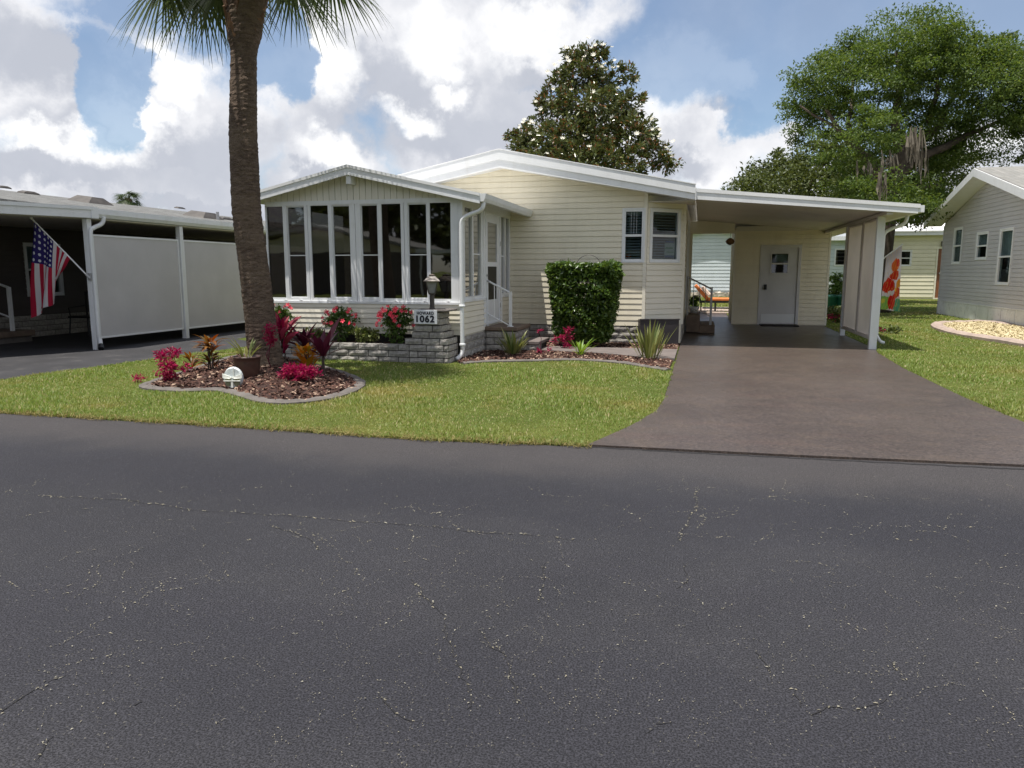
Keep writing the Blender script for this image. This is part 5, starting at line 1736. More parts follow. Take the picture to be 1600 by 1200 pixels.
# ------------------------------------------------------------------ leafy plants made of single leaves
def strap_mesh(L, W, bend, fold=.25, k=6, name='leaf', tipw=.05, belly=.45):
    vs = []
    for i in range(k + 1):
        t = i / k
        w = W / 2 * (math.sin(pi * min(1, t / (2 * belly))) if t < belly else max(tipw, math.cos((t - belly) / (1 - belly) * pi / 2))) if belly else W / 2
        w = max(w, W * .16 if t < .2 else W * .02)
        x = L * (math.sin(bend * t) / bend if bend else t); zz = L * ((1 - math.cos(bend * t)) / bend if bend else 0)
        vs += [(-w, x, -zz + w * fold), (0, x, -zz), (w, x, -zz + w * fold)]
    fs = []
    for i in range(k):
        fs += [(3 * i, 3 * i + 1, 3 * i + 4, 3 * i + 3), (3 * i + 1, 3 * i + 2, 3 * i + 5, 3 * i + 4)]
    me = bpy.data.meshes.new(name); me.from_pydata(vs, [], fs); me.update()
    me.polygons.foreach_set('use_smooth', [True] * len(me.polygons))
    return me


def strap_plant(name, label, cat, loc, n, L, W, lean, bend, mat, group=None, z0=0.0, lvl=None, spread=.05, zspan=0.0, variants=4):
    t = thing(name, label, cat, loc, group)
    mes = []
    for k in range(variants):
        me = strap_mesh(L * random.uniform(.8, 1.15), W * random.uniform(.85, 1.15), bend * random.uniform(.6, 1.4)); me.materials.append(MT[mat]); mes.append(me)
    if z0 > .04:
        mb = MB()
        for q in range(3):
            tube_np(mb, (loc[0] + spread * .5 * math.cos(q * 2.1), loc[1] + spread * .5 * math.sin(q * 2.1), loc[2] - .02), (loc[0] + spread * .3 * math.cos(q * 2.1), loc[1] + spread * .3 * math.sin(q * 2.1), loc[2] + z0 + zspan * .9), .011, .008, .008, 6, 3)
        mb.build('stems', 'wood', t)
    for i in range(n):
        o = link('leaf', mes[i % variants], t)
        a = i * 2.39996 + random.uniform(-.4, .4)
        le = random.uniform(*lean)
        o.rotation_euler = (pi / 2 - le, random.uniform(-.2, .2), a)
        rr = spread * math.sqrt(random.random())
        o.location = (rr * math.sin(a) * -1, rr * math.cos(a), z0 + zspan * random.random())
        s = random.uniform(.6, 1.1); o.scale = (s, s, s)
    return t


w_ = G(803, 552)
strap_plant('spiky_plant', 'yellow green spiky plant beside the foot of the entry steps', 'plant', (-3.08, 12.35, .02), 42, .46, .045, (.08, .75), .35, 'spike', spread=.12)
strap_plant('spiky_plant', 'small bright green spiky plant at the middle of the bed edge', 'plant', (-1.93, 12.45, .04), 24, .36, .035, (.1, .9), .6, 'spikebright', spread=.05)
strap_plant('spiky_plant', 'tall yellow green spiky plant in front of the dark tub', 'plant', (-.76, 12.25, .03), 46, .56, .045, (.03, .5), .15, 'spike', spread=.16)

# flowering shrubs in the planter
bl_red = MB()
for k in range(5):
    a = k * 2 * pi / 5
    bl_red.add([(0, 0, -.012), (.018 * math.cos(a - .5), .018 * math.sin(a - .5), 0), (.042 * math.cos(a - .25), .042 * math.sin(a - .25), .006), (.042 * math.cos(a + .35), .042 * math.sin(a + .35), .0), (.018 * math.cos(a + .5), .018 * math.sin(a + .5), 0)], [(0, 1, 2, 3, 4)])
bl_red.lathe([(.012, -.03), (.006, -.005)], 0, 0, 6)
_red = None


def flower_shrub(name, label, loc, r, h, nl, nf, group=None, leaf='shrub', fl=True, size=1.0, mat_f=None):
    global _red
    t = thing(name, label, 'shrub', loc, group)
    x, y, z0 = loc
    V, T = crown_cloud([(x, y, z0 + h * .42, r * .62, r * .55, h * .42), (x - r * .35, y, z0 + h * .66, r * .42, r * .4, h * .26), (x + r * .38, y, z0 + h * .64, r * .42, r * .4, h * .26), (x, y, z0 + h * .8, r * .35, r * .3, h * .18)],
                       max(10, nl // 14), 13, .085 * size, .062, .030, lo=.3, bias=.45, up=.25, inner=.35)
    trimesh('foliage', V, T, leaf, t)['kind'] = 'stuff'
    mb = MB()
    for i in range(7):
        a = i * .9; tube_np(mb, (x, y, z0), (x + r * .6 * math.cos(a), y + r * .4 * math.sin(a), z0 + h * .8), .009, .003, .02, 5, 3)
    mb.build('stems', 'wood', t)
    for k in range(nf):
        a = random.uniform(0, 2 * pi); q = random.uniform(-.1, 1)
        d = Vector((math.cos(a) * math.cos(q), math.sin(a) * math.cos(q) * 1.0, math.sin(q)))
        if d.y > .25: d.y *= -1
        p = Vector((x + d.x * r * .92, y + d.y * r * .75, z0 + h * .52 + d.z * h * .50))
        if _red is None:
            _red = bl_red.build('blossom', 'blossom'); _red.parent = t; b = _red
        else:
            b = _red.copy(); C.objects.link(b); b.parent = t
        b.location = p - wloc(t); b.rotation_euler = (random.uniform(.5, 1.5), random.uniform(-.4, .4), random.uniform(-.7, .7) + a * 0); b.scale = [random.uniform(.65, 1.05)] * 3
    return t


def at_plane(u, y): return AY(u, 500, y)[0]


flower_shrub('flowering_shrub', 'red flowering shrub beside the stepped pillar', (at_plane(618, 11.33), 11.33, .24), .34, .68, 1100, 30, 'red flowering shrubs in the planter')
flower_shrub('flowering_shrub', 'red flowering shrub in the middle of the block planter', (at_plane(531, 11.33), 11.33, .24), .34, .64, 1100, 22, 'red flowering shrubs in the planter')
flower_shrub('flowering_shrub', 'red flowering shrub half hidden behind the palm trunk', (at_plane(437, 11.33), 11.33, .24), .30, .68, 900, 14, 'red flowering shrubs in the planter')
flower_shrub('low_shrub', 'low green shrub between the two fullest red flowering shrubs', (at_plane(570, 11.26), 11.26, .24), .30, .32, 600, 0, leaf='shrublight')
flower_shrub('low_shrub', 'low yellowish shrub left of the middle red flowering shrub', (at_plane(492, 11.3), 11.3, .24), .30, .25, 480, 0, leaf='shrublight')

# plants in the palm bed


def crimson(name, label, loc, ells, nc, nl, L=.05):
    t = thing(name, label, 'plant', loc)
    V, T = crown_cloud([(loc[0] + e[0], loc[1] + e[1], loc[2] + e[2], e[3], e[4], e[5]) for e in ells], nc, nl, .07, L, L * .36, lo=.2, bias=.6, up=.1, inner=.3)
    trimesh('foliage', V, T, 'crimson', t)['kind'] = 'stuff'
    mb = MB()
    for e in ells: tube_np(mb, loc, (loc[0] + e[0], loc[1] + e[1], loc[2] + e[2]), .008, .004, .02, 5, 3)
    mb.build('stems', 'burgundy', t)
    return t


x, y = G(263, 601)
crimson('crimson_plant', 'crimson leafy plant at the left end of the palm bed', (x, y, bz(x, y)), [(0, 0, .18, .14, .12, .16), (.10, .05, .36, .10, .08, .08), (-.05, .02, .30, .12, .1, .12), (.2, .1, .16, .08, .07, .07), (.06, -.02, .08, .1, .1, .08)], 70, 12)
x, y = G(215, 598)
crimson('crimson_plant', 'tiny crimson seedling in the grass left of the palm bed', (x, y, 0), [(0, 0, .06, .13, .07, .05)], 10, 6, .045)
x, y = G(468, 606)
crimson('crimson_plant', 'bushy bright crimson plant at the front of the palm bed', (x, y, bz(x, y)), [(0, 0, .12, .22, .16, .11), (.12, 0, .10, .14, .12, .1), (-.13, .02, .12, .12, .1, .1)], 80, 14)
x, y = G(408, 568)
crimson('crimson_plant', 'dark crimson plant growing against the palm trunk', (-5.72, 9.12, bz(-5.72, 9.12)), [(0, 0, .52, .10, .05, .10), (.02, 0, .38, .08, .05, .08)], 26, 12)
x, y = G(330, 588)
strap_plant('croton_plant', 'green and orange croton plant at the left of the palm bed', 'plant', (x, y, bz(x, y)), 64, .23, .06, (.3, 1.5), .8, 'croton', z0=.05, zspan=.36, spread=.06)
x, y = G(300, 586)
strap_plant('croton_plant', 'small dark green croton on the left rim of the palm bed', 'plant', (x, y, bz(x, y)), 22, .18, .05, (.3, 1.4), .7, 'croton', z0=.03, zspan=.18, spread=.04)
x, y = G(480, 588)
strap_plant('croton_plant', 'yellow leaved croton right of the palm trunk', 'plant', (x, y, bz(x, y)), 80, .19, .06, (.2, 1.4), .7, 'yellowleaf', z0=.05, zspan=.24, spread=.11)
x, y = G(506, 590)
strap_plant('cordyline_plant', 'burgundy cordyline with broad upright leaves at the right of the palm bed', 'plant', (x, y, bz(x, y)), 20, .44, .10, (.15, 1.05), .35, 'burgundy', z0=.20, zspan=.12, spread=.03)
x, y = G(478, 574)
strap_plant('cordyline_plant', 'red purple cordyline behind the yellow croton', 'plant', (x, y, bz(x, y)), 26, .38, .085, (.15, 1.1), .4, 'burgundy', z0=.22, zspan=.16, spread=.04)
x, y = G(443, 575)
strap_plant('cordyline_plant', 'bright red cordyline hugging the right side of the palm trunk', 'plant', (x, y, bz(x, y)), 30, .44, .095, (.05, .9), .5, 'redleaf', z0=.14, zspan=.34, spread=.05)
x, y = G(893, 540)
crimson('crimson_plant', 'crimson leafy plant at the foot of the clipped hedge', (-2.42, 13.42, .02), [(.12, 0, .36, .08, .06, .08), (.02, 0, .2, .09, .07, .08), (.17, .02, .22, .06, .05, .06), (-.12, -.02, .16, .05, .05, .06), (.1, -.05, .08, .1, .06, .05)], 34, 11)
x, y = -2.62, 12.55
crimson('crimson_plant', 'thin sprig of crimson leaves at the left end of the walkway', (x, y, .02), [(-.05, 0, .05, .07, .06, .04), (.1, .05, .09, .06, .05, .05), (-.06, .05, .38, .04, .03, .05)], 12, 7)

# pot with strap leaves, and the stone ornament leaning on it
pxx, pyy = G(388, 600)
pz = bz(pxx, pyy) - .01
pot = thing('plant_pot', 'brown glazed pot with pale green strap leaves beside the palm trunk', 'pot', (pxx, pyy, pz))
pl_ = MB().lathe([(.12, pz), (.145, pz + .03), (.16, pz + .2), (.165, pz + .25), (.178, pz + .255), (.178, pz + .272), (.16, pz + .272), (.148, pz + .23), (.1, pz + .225)], pxx, pyy, 24)
pl_.build('body', 'pot', pot, True)
MB().lathe([(.147, pz + .226), (.1, pz + .235), (.02, pz + .24)], pxx, pyy, 16).build('soil', 'mulch', pot)
me = strap_mesh(.36, .04, .5); me.materials.append(MT['spike'])
for i in range(20):
    o = link('leaf', me, pot); a = random.uniform(0, 2 * pi)
    o.location = (.06 * math.cos(a), .06 * math.sin(a), .255); o.rotation_euler = (pi / 2 - random.uniform(.1, .9), 0, a - pi / 2); s = random.uniform(.5, 1); o.scale = (s, s, s)
o = link('leaf', strap_mesh(.42, .05, .5), pot); o.data.materials.append(MT['spike']); o.location = (-.06, -.05, .30); o.rotation_euler = (.12, 0, 1.75)
ox, oy = G(365, 611)
oz = bz(ox, oy)
orn = thing('garden_ornament', 'round pale stone face ornament leaning on the brown pot', 'ornament', (ox, oy, oz))
R = .118
fr = Plane((ox, oy), (RT[0], RT[1]), (-FW[0], -FW[1]))


def disc(mb, cx, cz_, rx, rz, d0, d1, n=20, dome=.0):
    vs = [fr.p(cx + rx * math.cos(2 * pi * k / n), cz_ + rz * math.sin(2 * pi * k / n), d0) for k in range(n)]
    vs += [fr.p(cx + rx * .9 * math.cos(2 * pi * k / n), cz_ + rz * .9 * math.sin(2 * pi * k / n), d1) for k in range(n)]
    vs.append(fr.p(cx, cz_, d1 + dome)); b = 2 * n
    fs = [(k, (k + 1) % n, n + (k + 1) % n, n + k) for k in range(n)] + [(n + k, n + (k + 1) % n, b) for k in range(n)] + [tuple(range(n - 1, -1, -1))]
    return mb.add(vs, fs)


disc(MB(), 0, oz + .125, R, .132, -.03, .014, 24, .004).build('body', 'stone', orn)
disc(MB(), -.05, oz + .085, .042, .066, .010, .022, 16).build('eye_hollow', 'stonedark', orn)
disc(MB(), .05, oz + .085, .042, .066, .010, .022, 16).build('eye_hollow', 'stonedark', orn)
mb = MB()
fr.box(mb, -.10, .10, oz + .088, oz + .098, .026, .042); mb.build('mouth_bar', 'stonewhite', orn)
mb = MB(); mb.prism([(0, 0), (0, 1), (1, 0)], 0, 0.001); mb = MB()
for sgn in (-1, 1):
    mb.add([fr.p(sgn * .0, oz + .135, .03), fr.p(sgn * .118, oz + .178, .02), fr.p(sgn * .115, oz + .125, .024), fr.p(sgn * .03, oz + .118, .036), fr.p(sgn * .0, oz + .135, .015), fr.p(sgn * .118, oz + .178, .005), fr.p(sgn * .115, oz + .125, .005), fr.p(sgn * .03, oz + .118, .012)],
           [(0, 1, 2, 3), (4, 7, 6, 5), (0, 4, 5, 1), (1, 5, 6, 2), (2, 6, 7, 3), (3, 7, 4, 0)])
mb.build('brow', 'stonewhite', orn)
mb = MB(); fr.box(mb, -.012, .012, oz + .012, oz + .085, .022, .040); fr.box(mb, .018, .026, oz + .13, oz + .25, .018, .027); mb.build('nose_ridge', 'stonewhite', orn)

# ================================================================== left neighbour: house with carport
nb_ = thing('neighbour_house', 'dark brown sided house with grey shingle roof and white carport at left', 'house', (-14, 14, 0))
NX = -10.77
kx, ky = NX, 11.45
fx, fy = -13.9, 5.4            # the front edge of the roof swings away at an angle
zE = 2.53
nR = -17.2; sN = .143
zr = zE + sN * (NX - nR)
mb = MB()


def nz(x): return zE + sN * (NX - x)


P_ = [(NX + .12, ky), (NX + .12, 34), (nR, 34), (nR, 4.2), (fx, fy)]
n = len(P_)
vs = [(x, y, nz(x) + .02) for x, y in P_] + [(x, y, nz(x) - .05) for x, y in P_]
mb.add(vs, [tuple(range(n)), tuple(range(2 * n - 1, n - 1, -1))] + [(i, n + i, n + (i + 1) % n, (i + 1) % n) for i in range(n)])
mb.build('roof', 'shingle', nb_)
MB().prism([(nR, 4.2), (nR, 34), (nR - 6.5, 34), (nR - 6.5, 4.2)], zr - 1.0, zr - .06).build('roof', 'shingle', nb_)
# underside ceiling (level) and gutters
MB().prism([(NX, ky + .02), (NX, 34), (-14.2, 34), (-14.2, 6.5), (fx + .2, fy + .3)], 2.37, 2.40).build('ceiling', 'soffit', nb_)
MB().prism([(NX - .02, 2.38), (NX + .09, 2.40), (NX + .13, 2.46), (NX + .13, 2.56), (NX - .02, 2.56)], ky + .06, 34, 'y').build('gutter', 'white', nb_)
dx, dy = fx - NX, fy - ky; dl = math.hypot(dx, dy); dx /= dl; dy /= dl
gp = Plane((NX + .05, ky + .05), (dx, dy), (-dy, dx))
mb = MB(); gp.box(mb, 0.0, dl, 2.38, 2.56, -.03, .12); gp.box(mb, 0, dl, 2.52, 2.58, .121, .14); mb.build('gutter', 'white', nb_)
MB().box(NX - .04, NX + .16, ky - .04, ky + .12, 2.375, 2.575).build('corner_cap', 'white', nb_)
for y in (11.40, 13.88, 16.6, 19.4):
    MB().box(NX - .05, NX + .05, y, y + .10, .0, 2.372).build('carport_post', 'white', nb_)
for a, b in ((11.52, 13.86), (14.0, 16.58), (16.72, 19.38)):
    pl = Plane((NX, 0), (0, 1), (1, 0))
    f_ = MB(); pl.frame(f_, a, b, .20, 2.10, .035, -.02, .022); sp_ = f_.build('screen_panel', 'white', nb_)
    g = MB(); pl.box(g, a + .035, b - .035, .235, 2.065, -.006, .008); g.build('screen_fabric', 'panelgrey', sp_)
ds = MB()
ds.tube(smooth_line([(NX + .10, 11.75, 2.42), (NX + .095, 11.73, 2.33), (NX + .085, 11.66, 2.27), (NX + .075, 11.50, 2.20), (NX + .075, 11.44, 2.08), (NX + .075, 11.44, 1.2), (NX + .075, 11.44, .35), (NX + .08, 11.45, .2), (NX + .12, 11.42, .08)], 4), .04, 10, flat=.85)
ds.build('downspout', 'white', nb_, True)
ds = MB(); ds.tube([(NX + .12, 11.42, .09), (NX + .17, 11.36, .03)], .05, 10); ds.build('spout_boot', 'black', nb_)
# house body
NW = -14.2
nwl = Plane((NW, 5), (0, 1), (1, 0))


def on_x(u, v, x):
    d = ray(u, v); t = x / d[0]
    return d[1] * t


NWA, NWB = on_x(38, 400, NW) - 5, on_x(92, 400, NW) - 5
nwin = (NWA, NWB, .92, 2.02)
mb = MB(); nwl.wall(mb, 0, 28, 0, 2.37, [nwin], -.1, -.002); mb.build('wall', 'darkvinyl', nb_)
nwl.siding(nb_, 'darkvinyl', lambda z: 0, lambda z: 28, .50, 2.36, .115, [nwin])
brick_run(nb_, (NW + .01, 7.2), (0, 1), 9.5, .01, 4, .42, .12, .05)
sash_window(nb_, nwl, *nwin[:2], nwin[2], nwin[3], blinds=False, fw=.05)
g = MB(); nwl.box(g, NWA + .06, NWB - .06, 1.5, 1.96, -.05, -.04); g.build('roller_blind', 'blind', nb_)
box('back_room', 'interior', nb_, NW - .6, NW - .5, 11, 15, .4, 2.3)
for (u, v, w, l) in [(142, 317, .51, .40), (318, 340, .51, .44), (45, 303, .22, .24), (281, 326, .2, .24), (352, 343, .2, .26), (5, 294, .2, .2)]:
    # vents and skylights sit on the roof slope
    d = ray(u, v); t = (zE + sN * NX + .02 - HC) / (d[2] + sN * d[0])
    x, y = d[0] * t, d[1] * t
    c = thing('roof_vent', 'x', 'vent', (x, y, nz(x) + .02), None)
    m = MB(); k = w > .5
    a_ = math.atan(sN)
    vs = []
    ring = [(.62, 1, 0), (.58, .90, .035), (.42, .45, .15 if k else .07)]
    for (p, q, h) in ring:
        for sx_, sy_ in ((-1, -1), (1, -1), (1, 1), (-1, 1)):
            vs.append((sx_ * w * p * (1 if k else .8), sy_ * l * q, h - sN * sx_ * w * p * (1 if k else .8)))
    m.add(vs, [(i * 4 + j, i * 4 + (j + 1) % 4, i * 4 + 4 + (j + 1) % 4, i * 4 + 4 + j) for i in range(2) for j in range(4)] + [(8, 9, 10, 11)])
    bpy.data.objects.remove(c)
    o = m.build('roof_vent' if not k else 'skylight', 'vent'); o.parent = nb_; o.location = Vector((x, y, nz(x) + .02)) - wloc(nb_)
st = AY(340, 337, 17.6)
ps = MB(); ps.tube([(st[0], 17.6, nz(st[0])), (st[0], 17.6, nz(st[0]) + .22)], .04, 8); ps.build('vent_pipe', 'steel', nb_)
# steps and rail by the neighbour's wall
ns = thing('neighbour_steps', 'small step with white handrail at the far left edge', 'steps', (-13.9, 11.2, 0))
box('tread', 'step', ns, -14.15, -13.35, 11.1, 12.6, .12, .24, bevel=.01); box('riser', 'concrete', ns, -14.15, -13.4, 11.15, 12.55, 0, .119)
mb = MB(); mb.box(-13.52, -13.46, 12.17, 12.23, .24, 1.12); mb.tube([(-13.49, 12.2, 1.11), (-14.1, 12.2, 1.30)], .025, 8); mb.tube([(-13.49, 12.2, .50), (-14.1, 12.2, .70)], .018, 8); mb.build('handrail', 'white', ns)
# dark chair in the shade
ch = thing('patio_chair', 'dark metal patio chair in the shade of the left carport', 'chair', (-13.3, 14.2, 0))
cx_, cy_ = -13.45, 14.1
box('seat', 'black', ch, cx_ - .27, cx_ + .27, cy_ - .27, cy_ + .27, .40, .44)
mb = MB()
for i in range(7): mb.box(cx_ - .26 + i * .083, cx_ - .23 + i * .083, cy_ + .24, cy_ + .27, .44, .92)
mb.box(cx_ - .27, cx_ + .27, cy_ + .235, cy_ + .275, .92, .97); mb.build('backrest', 'black', ch)
for sx_ in (-1, 1):
    for sy_ in (-1, 1): MB().tube([(cx_ + sx_ * .24, cy_ + sy_ * .24, .40), (cx_ + sx_ * .27, cy_ + sy_ * .27, .004)], .016, 6).build('leg', 'black', ch)
    MB().tube([(cx_ + sx_ * .27, cy_ - .2, .40), (cx_ + sx_ * .28, cy_ - .22, .62), (cx_ + sx_ * .28, cy_ + .25, .66)], .014, 6).build('armrest', 'black', ch)

# ------------------------------------------------------------------ flag of stripes and stars on the left post


def cloth(name, top, bot, na, nbb, fold, mat, parent, amp=.05, side=Vector((0, -1, 0)), extra=None):
    vs = []; uvs = []
    for i in range(na + 1):
        a = i / na
        for j in range(nbb + 1):
            b = j / nbb
            p = Vector(top(a)).lerp(Vector(bot(a)), b)
            p += side * (amp * (.25 + b) * math.sin(fold * pi * a + 2.2 * b) + amp * .5 * math.sin(9 * a + 5 * b) * b)
            p.x += amp * .25 * math.sin(7 * b + 6 * a) * b
            if extra: p += extra(a, b)
            vs.append(tuple(p)); uvs.append((b, a))
    fs = []
    w = nbb + 1
    for i in range(na):
        for j in range(nbb):
            fs.append((i * w + j, i * w + j + 1, (i + 1) * w + j + 1, (i + 1) * w + j))
    mb = MB(); mb.add(vs, fs)
    o = mb.build(name, mat, parent, True)
    uv = o.data.uv_layers.new(name='UVMap')
    idx = np.empty(len(o.data.loops), dtype=np.int32); o.data.loops.foreach_get('vertex_index', idx)
    uv.data.foreach_set('uv', np.array(uvs, dtype=np.float32)[idx].ravel())
    return o


def t_usflag():
    t = NT('striped_flag')
    sp = t.n('ShaderNodeSeparateXYZ'); t.t.links.new(t.tc.outputs['UV'], sp.inputs[0])
    b, a = sp.outputs[0], sp.outputs[1]
    s = t.math('MODULO', t.math('FLOOR', t.math('MULTIPLY', a, 13)), 2)
    c = t.mix(s, (0.50, 0.018, 0.055), (0.78, 0.74, 0.76))
    can = t.math('MULTIPLY', t.math('LESS_THAN', a, 7 / 13), t.math('LESS_THAN', b, .42))
    fu = t.math('SUBTRACT', t.math('FRACT', t.math('MULTIPLY', b, 6 / .42)), .5); fv = t.math('SUBTRACT', t.math('FRACT', t.math('MULTIPLY', a, 5.0 * 13 / 7)), .5)
    star = t.math('LESS_THAN', t.math('ADD', t.math('MULTIPLY', fu, fu), t.math('MULTIPLY', fv, fv)), .055)
    cc = t.mix(star, (0.035, 0.025, 0.16), (0.72, 0.72, 0.78))
    c = t.mix(can, c, cc)
    p = t.bsdf(c, .75, None, .2)
    tr = t.n('ShaderNodeBsdfTranslucent'); t.t.links.new(c, tr.inputs[0])
    m = t.n('ShaderNodeMixShader'); m.inputs[0].default_value = .35
    t.t.links.new(p, m.inputs[1]); t.t.links.new(tr.outputs[0], m.inputs[2])
    return t.end(m.outputs[0])


MT['usflag'] = t_usflag()
usf = thing('flag', 'striped flag with stars hanging from a slanted pole on the left white post', 'flag', (NX, 11.38, 1.34))
pa = Vector((NX + .03, 11.36, 1.33)); pb = Vector(AY(51, 343, 10.95))
mb = MB(); mb.tube([pa, pb], .0125, 8); mb.tube([pb, pb + (pb - pa).normalized() * .05], .022, 8); mb.build('pole', 'white', usf)
MB().tube([pa - (pb - pa).normalized() * .03, pa + (pb - pa).normalized() * .07], .022, 8).box(NX + .0, NX + .06, 11.37, 11.40, 1.27, 1.40).build('bracket', 'steel', usf)
P0 = pa.lerp(pb, .975); P1 = pa.lerp(pb, .33)
bots = [AY(50, 497, 11.02), AY(60, 490, 10.95), AY(70, 482, 11.05), AY(78, 478, 10.95), AY(82, 470, 11.08), AY(84, 452, 11.12), AY(82, 440, 11.1)]


def us_top(a): return P0.lerp(P1, a)


def us_bot(a):
    k = a * (len(bots) - 1); i = min(int(k), len(bots) - 2); f = k - i
    return Vector(bots[i]).lerp(Vector(bots[i + 1]), f)


cloth('cloth', us_top, us_bot, 40, 36, 5.0, 'usflag', usf, .05)


def t_tropic():
    t = NT('tropical_flag')
    sp = t.n('ShaderNodeSeparateXYZ'); t.t.links.new(t.tc.outputs['UV'], sp.inputs[0])
    nz_ = t.noise(5, 4, .6, vec=t.tc.outputs['UV']); nz2 = t.noise(7, 4, .6, vec=t.tc.outputs['UV'], stretch=(1, 1.7, 1))
    b = t.math('ADD', sp.outputs[0], t.math('MULTIPLY', t.math('SUBTRACT', nz_, .5), .16))
    a = t.math('ADD', sp.outputs[1], t.math('MULTIPLY', t.math('SUBTRACT', nz2, .5), .22))
    c = t.mix(t.ramp(sp.outputs[0], .02, .3), (.46, .42, .46), (.74, .70, .76))
    st = t.math('FRACT', t.math('MULTIPLY', t.math('ADD', a, t.math('MULTIPLY', b, .8)), 7))

    def bl(c, a0, b0, ra, rb, col):
        da = t.math('DIVIDE', t.math('SUBTRACT', a, a0), ra); db = t.math('DIVIDE', t.math('SUBTRACT', b, b0), rb)
        q = t.math('ADD', t.math('MULTIPLY', da, da), t.math('MULTIPLY', db, db))
        return t.mix(t.math('LESS_THAN', q, 1.0), c, col)
    c = bl(c, .15, .88, .38, .13, (.25, .50, .10)); c = bl(c, .95, .92, .3, .12, (.12, .36, .20)); c = bl(c, .1, .84, .12, .04, (.65, .62, .08))
    c = bl(c, .66, .26, .22, .11, (.74, .14, .03)); c = bl(c, .62, .42, .24, .06, (.62, .04, .02)); c = bl(c, .75, .24, .10, .07, (.66, .05, .03))
    c = bl(c, .30, .58, .33, .13, (.66, .02, .015)); c = bl(c, .85, .58, .16, .08, (.78, .30, .03)); c = bl(c, .80, .72, .18, .08, (.66, .08, .02)); c = bl(c, .42, .71, .10, .04, (.80, .76, .72))
    c = bl(c, .55, .86, .22, .13, (.64, .02, .02)); c = bl(c, .68, .66, .06, .04, (.85, .55, .05))
    orange = t.mix(t.math('MULTIPLY', t.math('LESS_THAN', st, .22), .35), c, (.80, .55, .12))
    p = t.bsdf(orange, .75, None, .2)
    tr = t.n('ShaderNodeBsdfTranslucent'); t.t.links.new(orange, tr.inputs[0])
    m = t.n('ShaderNodeMixShader'); m.inputs[0].default_value = .4
    t.t.links.new(p, m.inputs[1]); t.t.links.new(tr.outputs[0], m.inputs[2])
    return t.end(m.outputs[0])


MT['tropic'] = t_tropic()
tf = thing('flag', 'garden flag with red and orange tropical flowers beside the carport post', 'flag', (3.25, 15.5, 1.6))
q0, q1 = Vector((3.2, 15.62, 1.55)), Vector(AY(1411, 381, 15.5))
mb = MB(); mb.tube([q0, q1], .012, 8); mb.tube([q0, q0.lerp(q1, .35)], .018, 8); mb.build('pole', 'white', tf)
T0, T1 = q0.lerp(q1, .42), q0.lerp(q1, .97)
B0, B1 = Vector(AY(1375, 483, 15.5)), Vector(AY(1406, 487, 15.55))
cloth('cloth', lambda a: T0.lerp(T1, a), lambda a: B0.lerp(B1, a), 24, 30, 3.2, 'tropic', tf, .04)

# ================================================================== grey house on the right
gh = thing('neighbour_house', 'grey vinyl sided house with white skirting at the right edge', 'house', (8.0, 22, 0))
GX = 7.95
gy0, gy1 = 17.0, 28.5
gp_y, gp_z, gs = 24.3, 4.32, .262
gw = Plane((GX, 0), (0, 1), (-1, 0))
gwins = [(26.6, 27.35, 1.70, 2.80), (24.36, 25.22, 1.80, 2.55), (22.56, 23.44, 1.10, 2.56)]
pz_ = lambda y: gp_z - gs * abs(y - gp_y) - .18
mb = MB(); gw.wall(mb, gy0, gy1, 0, 2.9, gwins, -.1, -.002); mb.prism([(gy0, 2.9), (gy1, 2.9), (gy1, max(2.91, pz_(gy1))), (gp_y, pz_(gp_y)), (20.0, pz_(20.0)), (gy0, 2.91)], GX + .002, GX + .1, 'x')
mb.box(GX + .101, 20, gy1 - .1, gy1, 0, 2.9); mb.box(GX + .101, 20, gy0, gy0 + .1, 0, 2.9); mb.build('wall', 'greyvinyl', gh)
gw.siding(gh, 'greyvinyl', lambda z: max(gy0, gp_y - max(.0, (gp_z - .2 - z)) / gs), lambda z: min(gy1, gp_y + max(.0, (gp_z - .2 - z)) / gs), .48, gp_z - .25, .115, [(a - .06, b + .06, c, d) for a, b, c, d in gwins])
for i, wv in enumerate(gwins):
    w = sash_window(gh, gw, *wv[:2], wv[2], wv[3], blinds=False, fw=.05)
    g = MB(); gw.box(g, wv[0] + .06, wv[1] - .06, (wv[2] + wv[3]) / 2 + .02, wv[3] - .06, -.07, -.06); g.build('curtain', 'blind', w)
    g = MB(); gw.box(g, wv[0] - .4, wv[1] + .4, wv[2] - .3, wv[3] + .2, -.6, -.55); g.build('room_back', 'interior', w)
mb = MB(); gw.box(mb, gy0, gy1, .0, .475, -.03, .012); gw.box(mb, gy0, gy1, .44, .48, .012, .03); mb.build('skirting', 'skirtwhite', gh)
for i in range(12):
    y = gy0 + .2 + i * .95
    mb = MB(); gw.box(mb, y, y + .9, .02, .43, .0125, .022); mb.build('skirting_panel', 'skirtwhite', gh)
mb = MB(); gw.box(mb, gy1 - .06, gy1 + .03, .0, 2.95, -.05, .025); mb.build('corner_trim', 'greyvinyl', gh)
OX = 7.42
yl, yr_ = 28.9, 19.2
zl, zrr = gp_z - gs * (yl - gp_y), gp_z - gs * (gp_y - yr_)
MB().prism([(yl, zl), (gp_y, gp_z), (yr_, zrr), (yr_, zrr - .22), (gp_y, gp_z - .22), (yl, zl - .16)], OX - .03, OX, 'x').build('fascia', 'white', gh)
MB().prism([(yl, zl + .02), (gp_y, gp_z + .02), (yr_, zrr + .02), (yr_, zrr - .04), (gp_y, gp_z - .04), (yl, zl - .04)], OX + .001, 20, 'x').build('roof', 'shingle2', gh)
MB().prism([(yl, zl - .13), (gp_y, gp_z - .18), (yr_, zrr - .18), (yr_, zrr - .2), (gp_y, gp_z - .2), (yl, zl - .15)], OX + .001, GX + .0, 'x').build('soffit', 'white', gh)

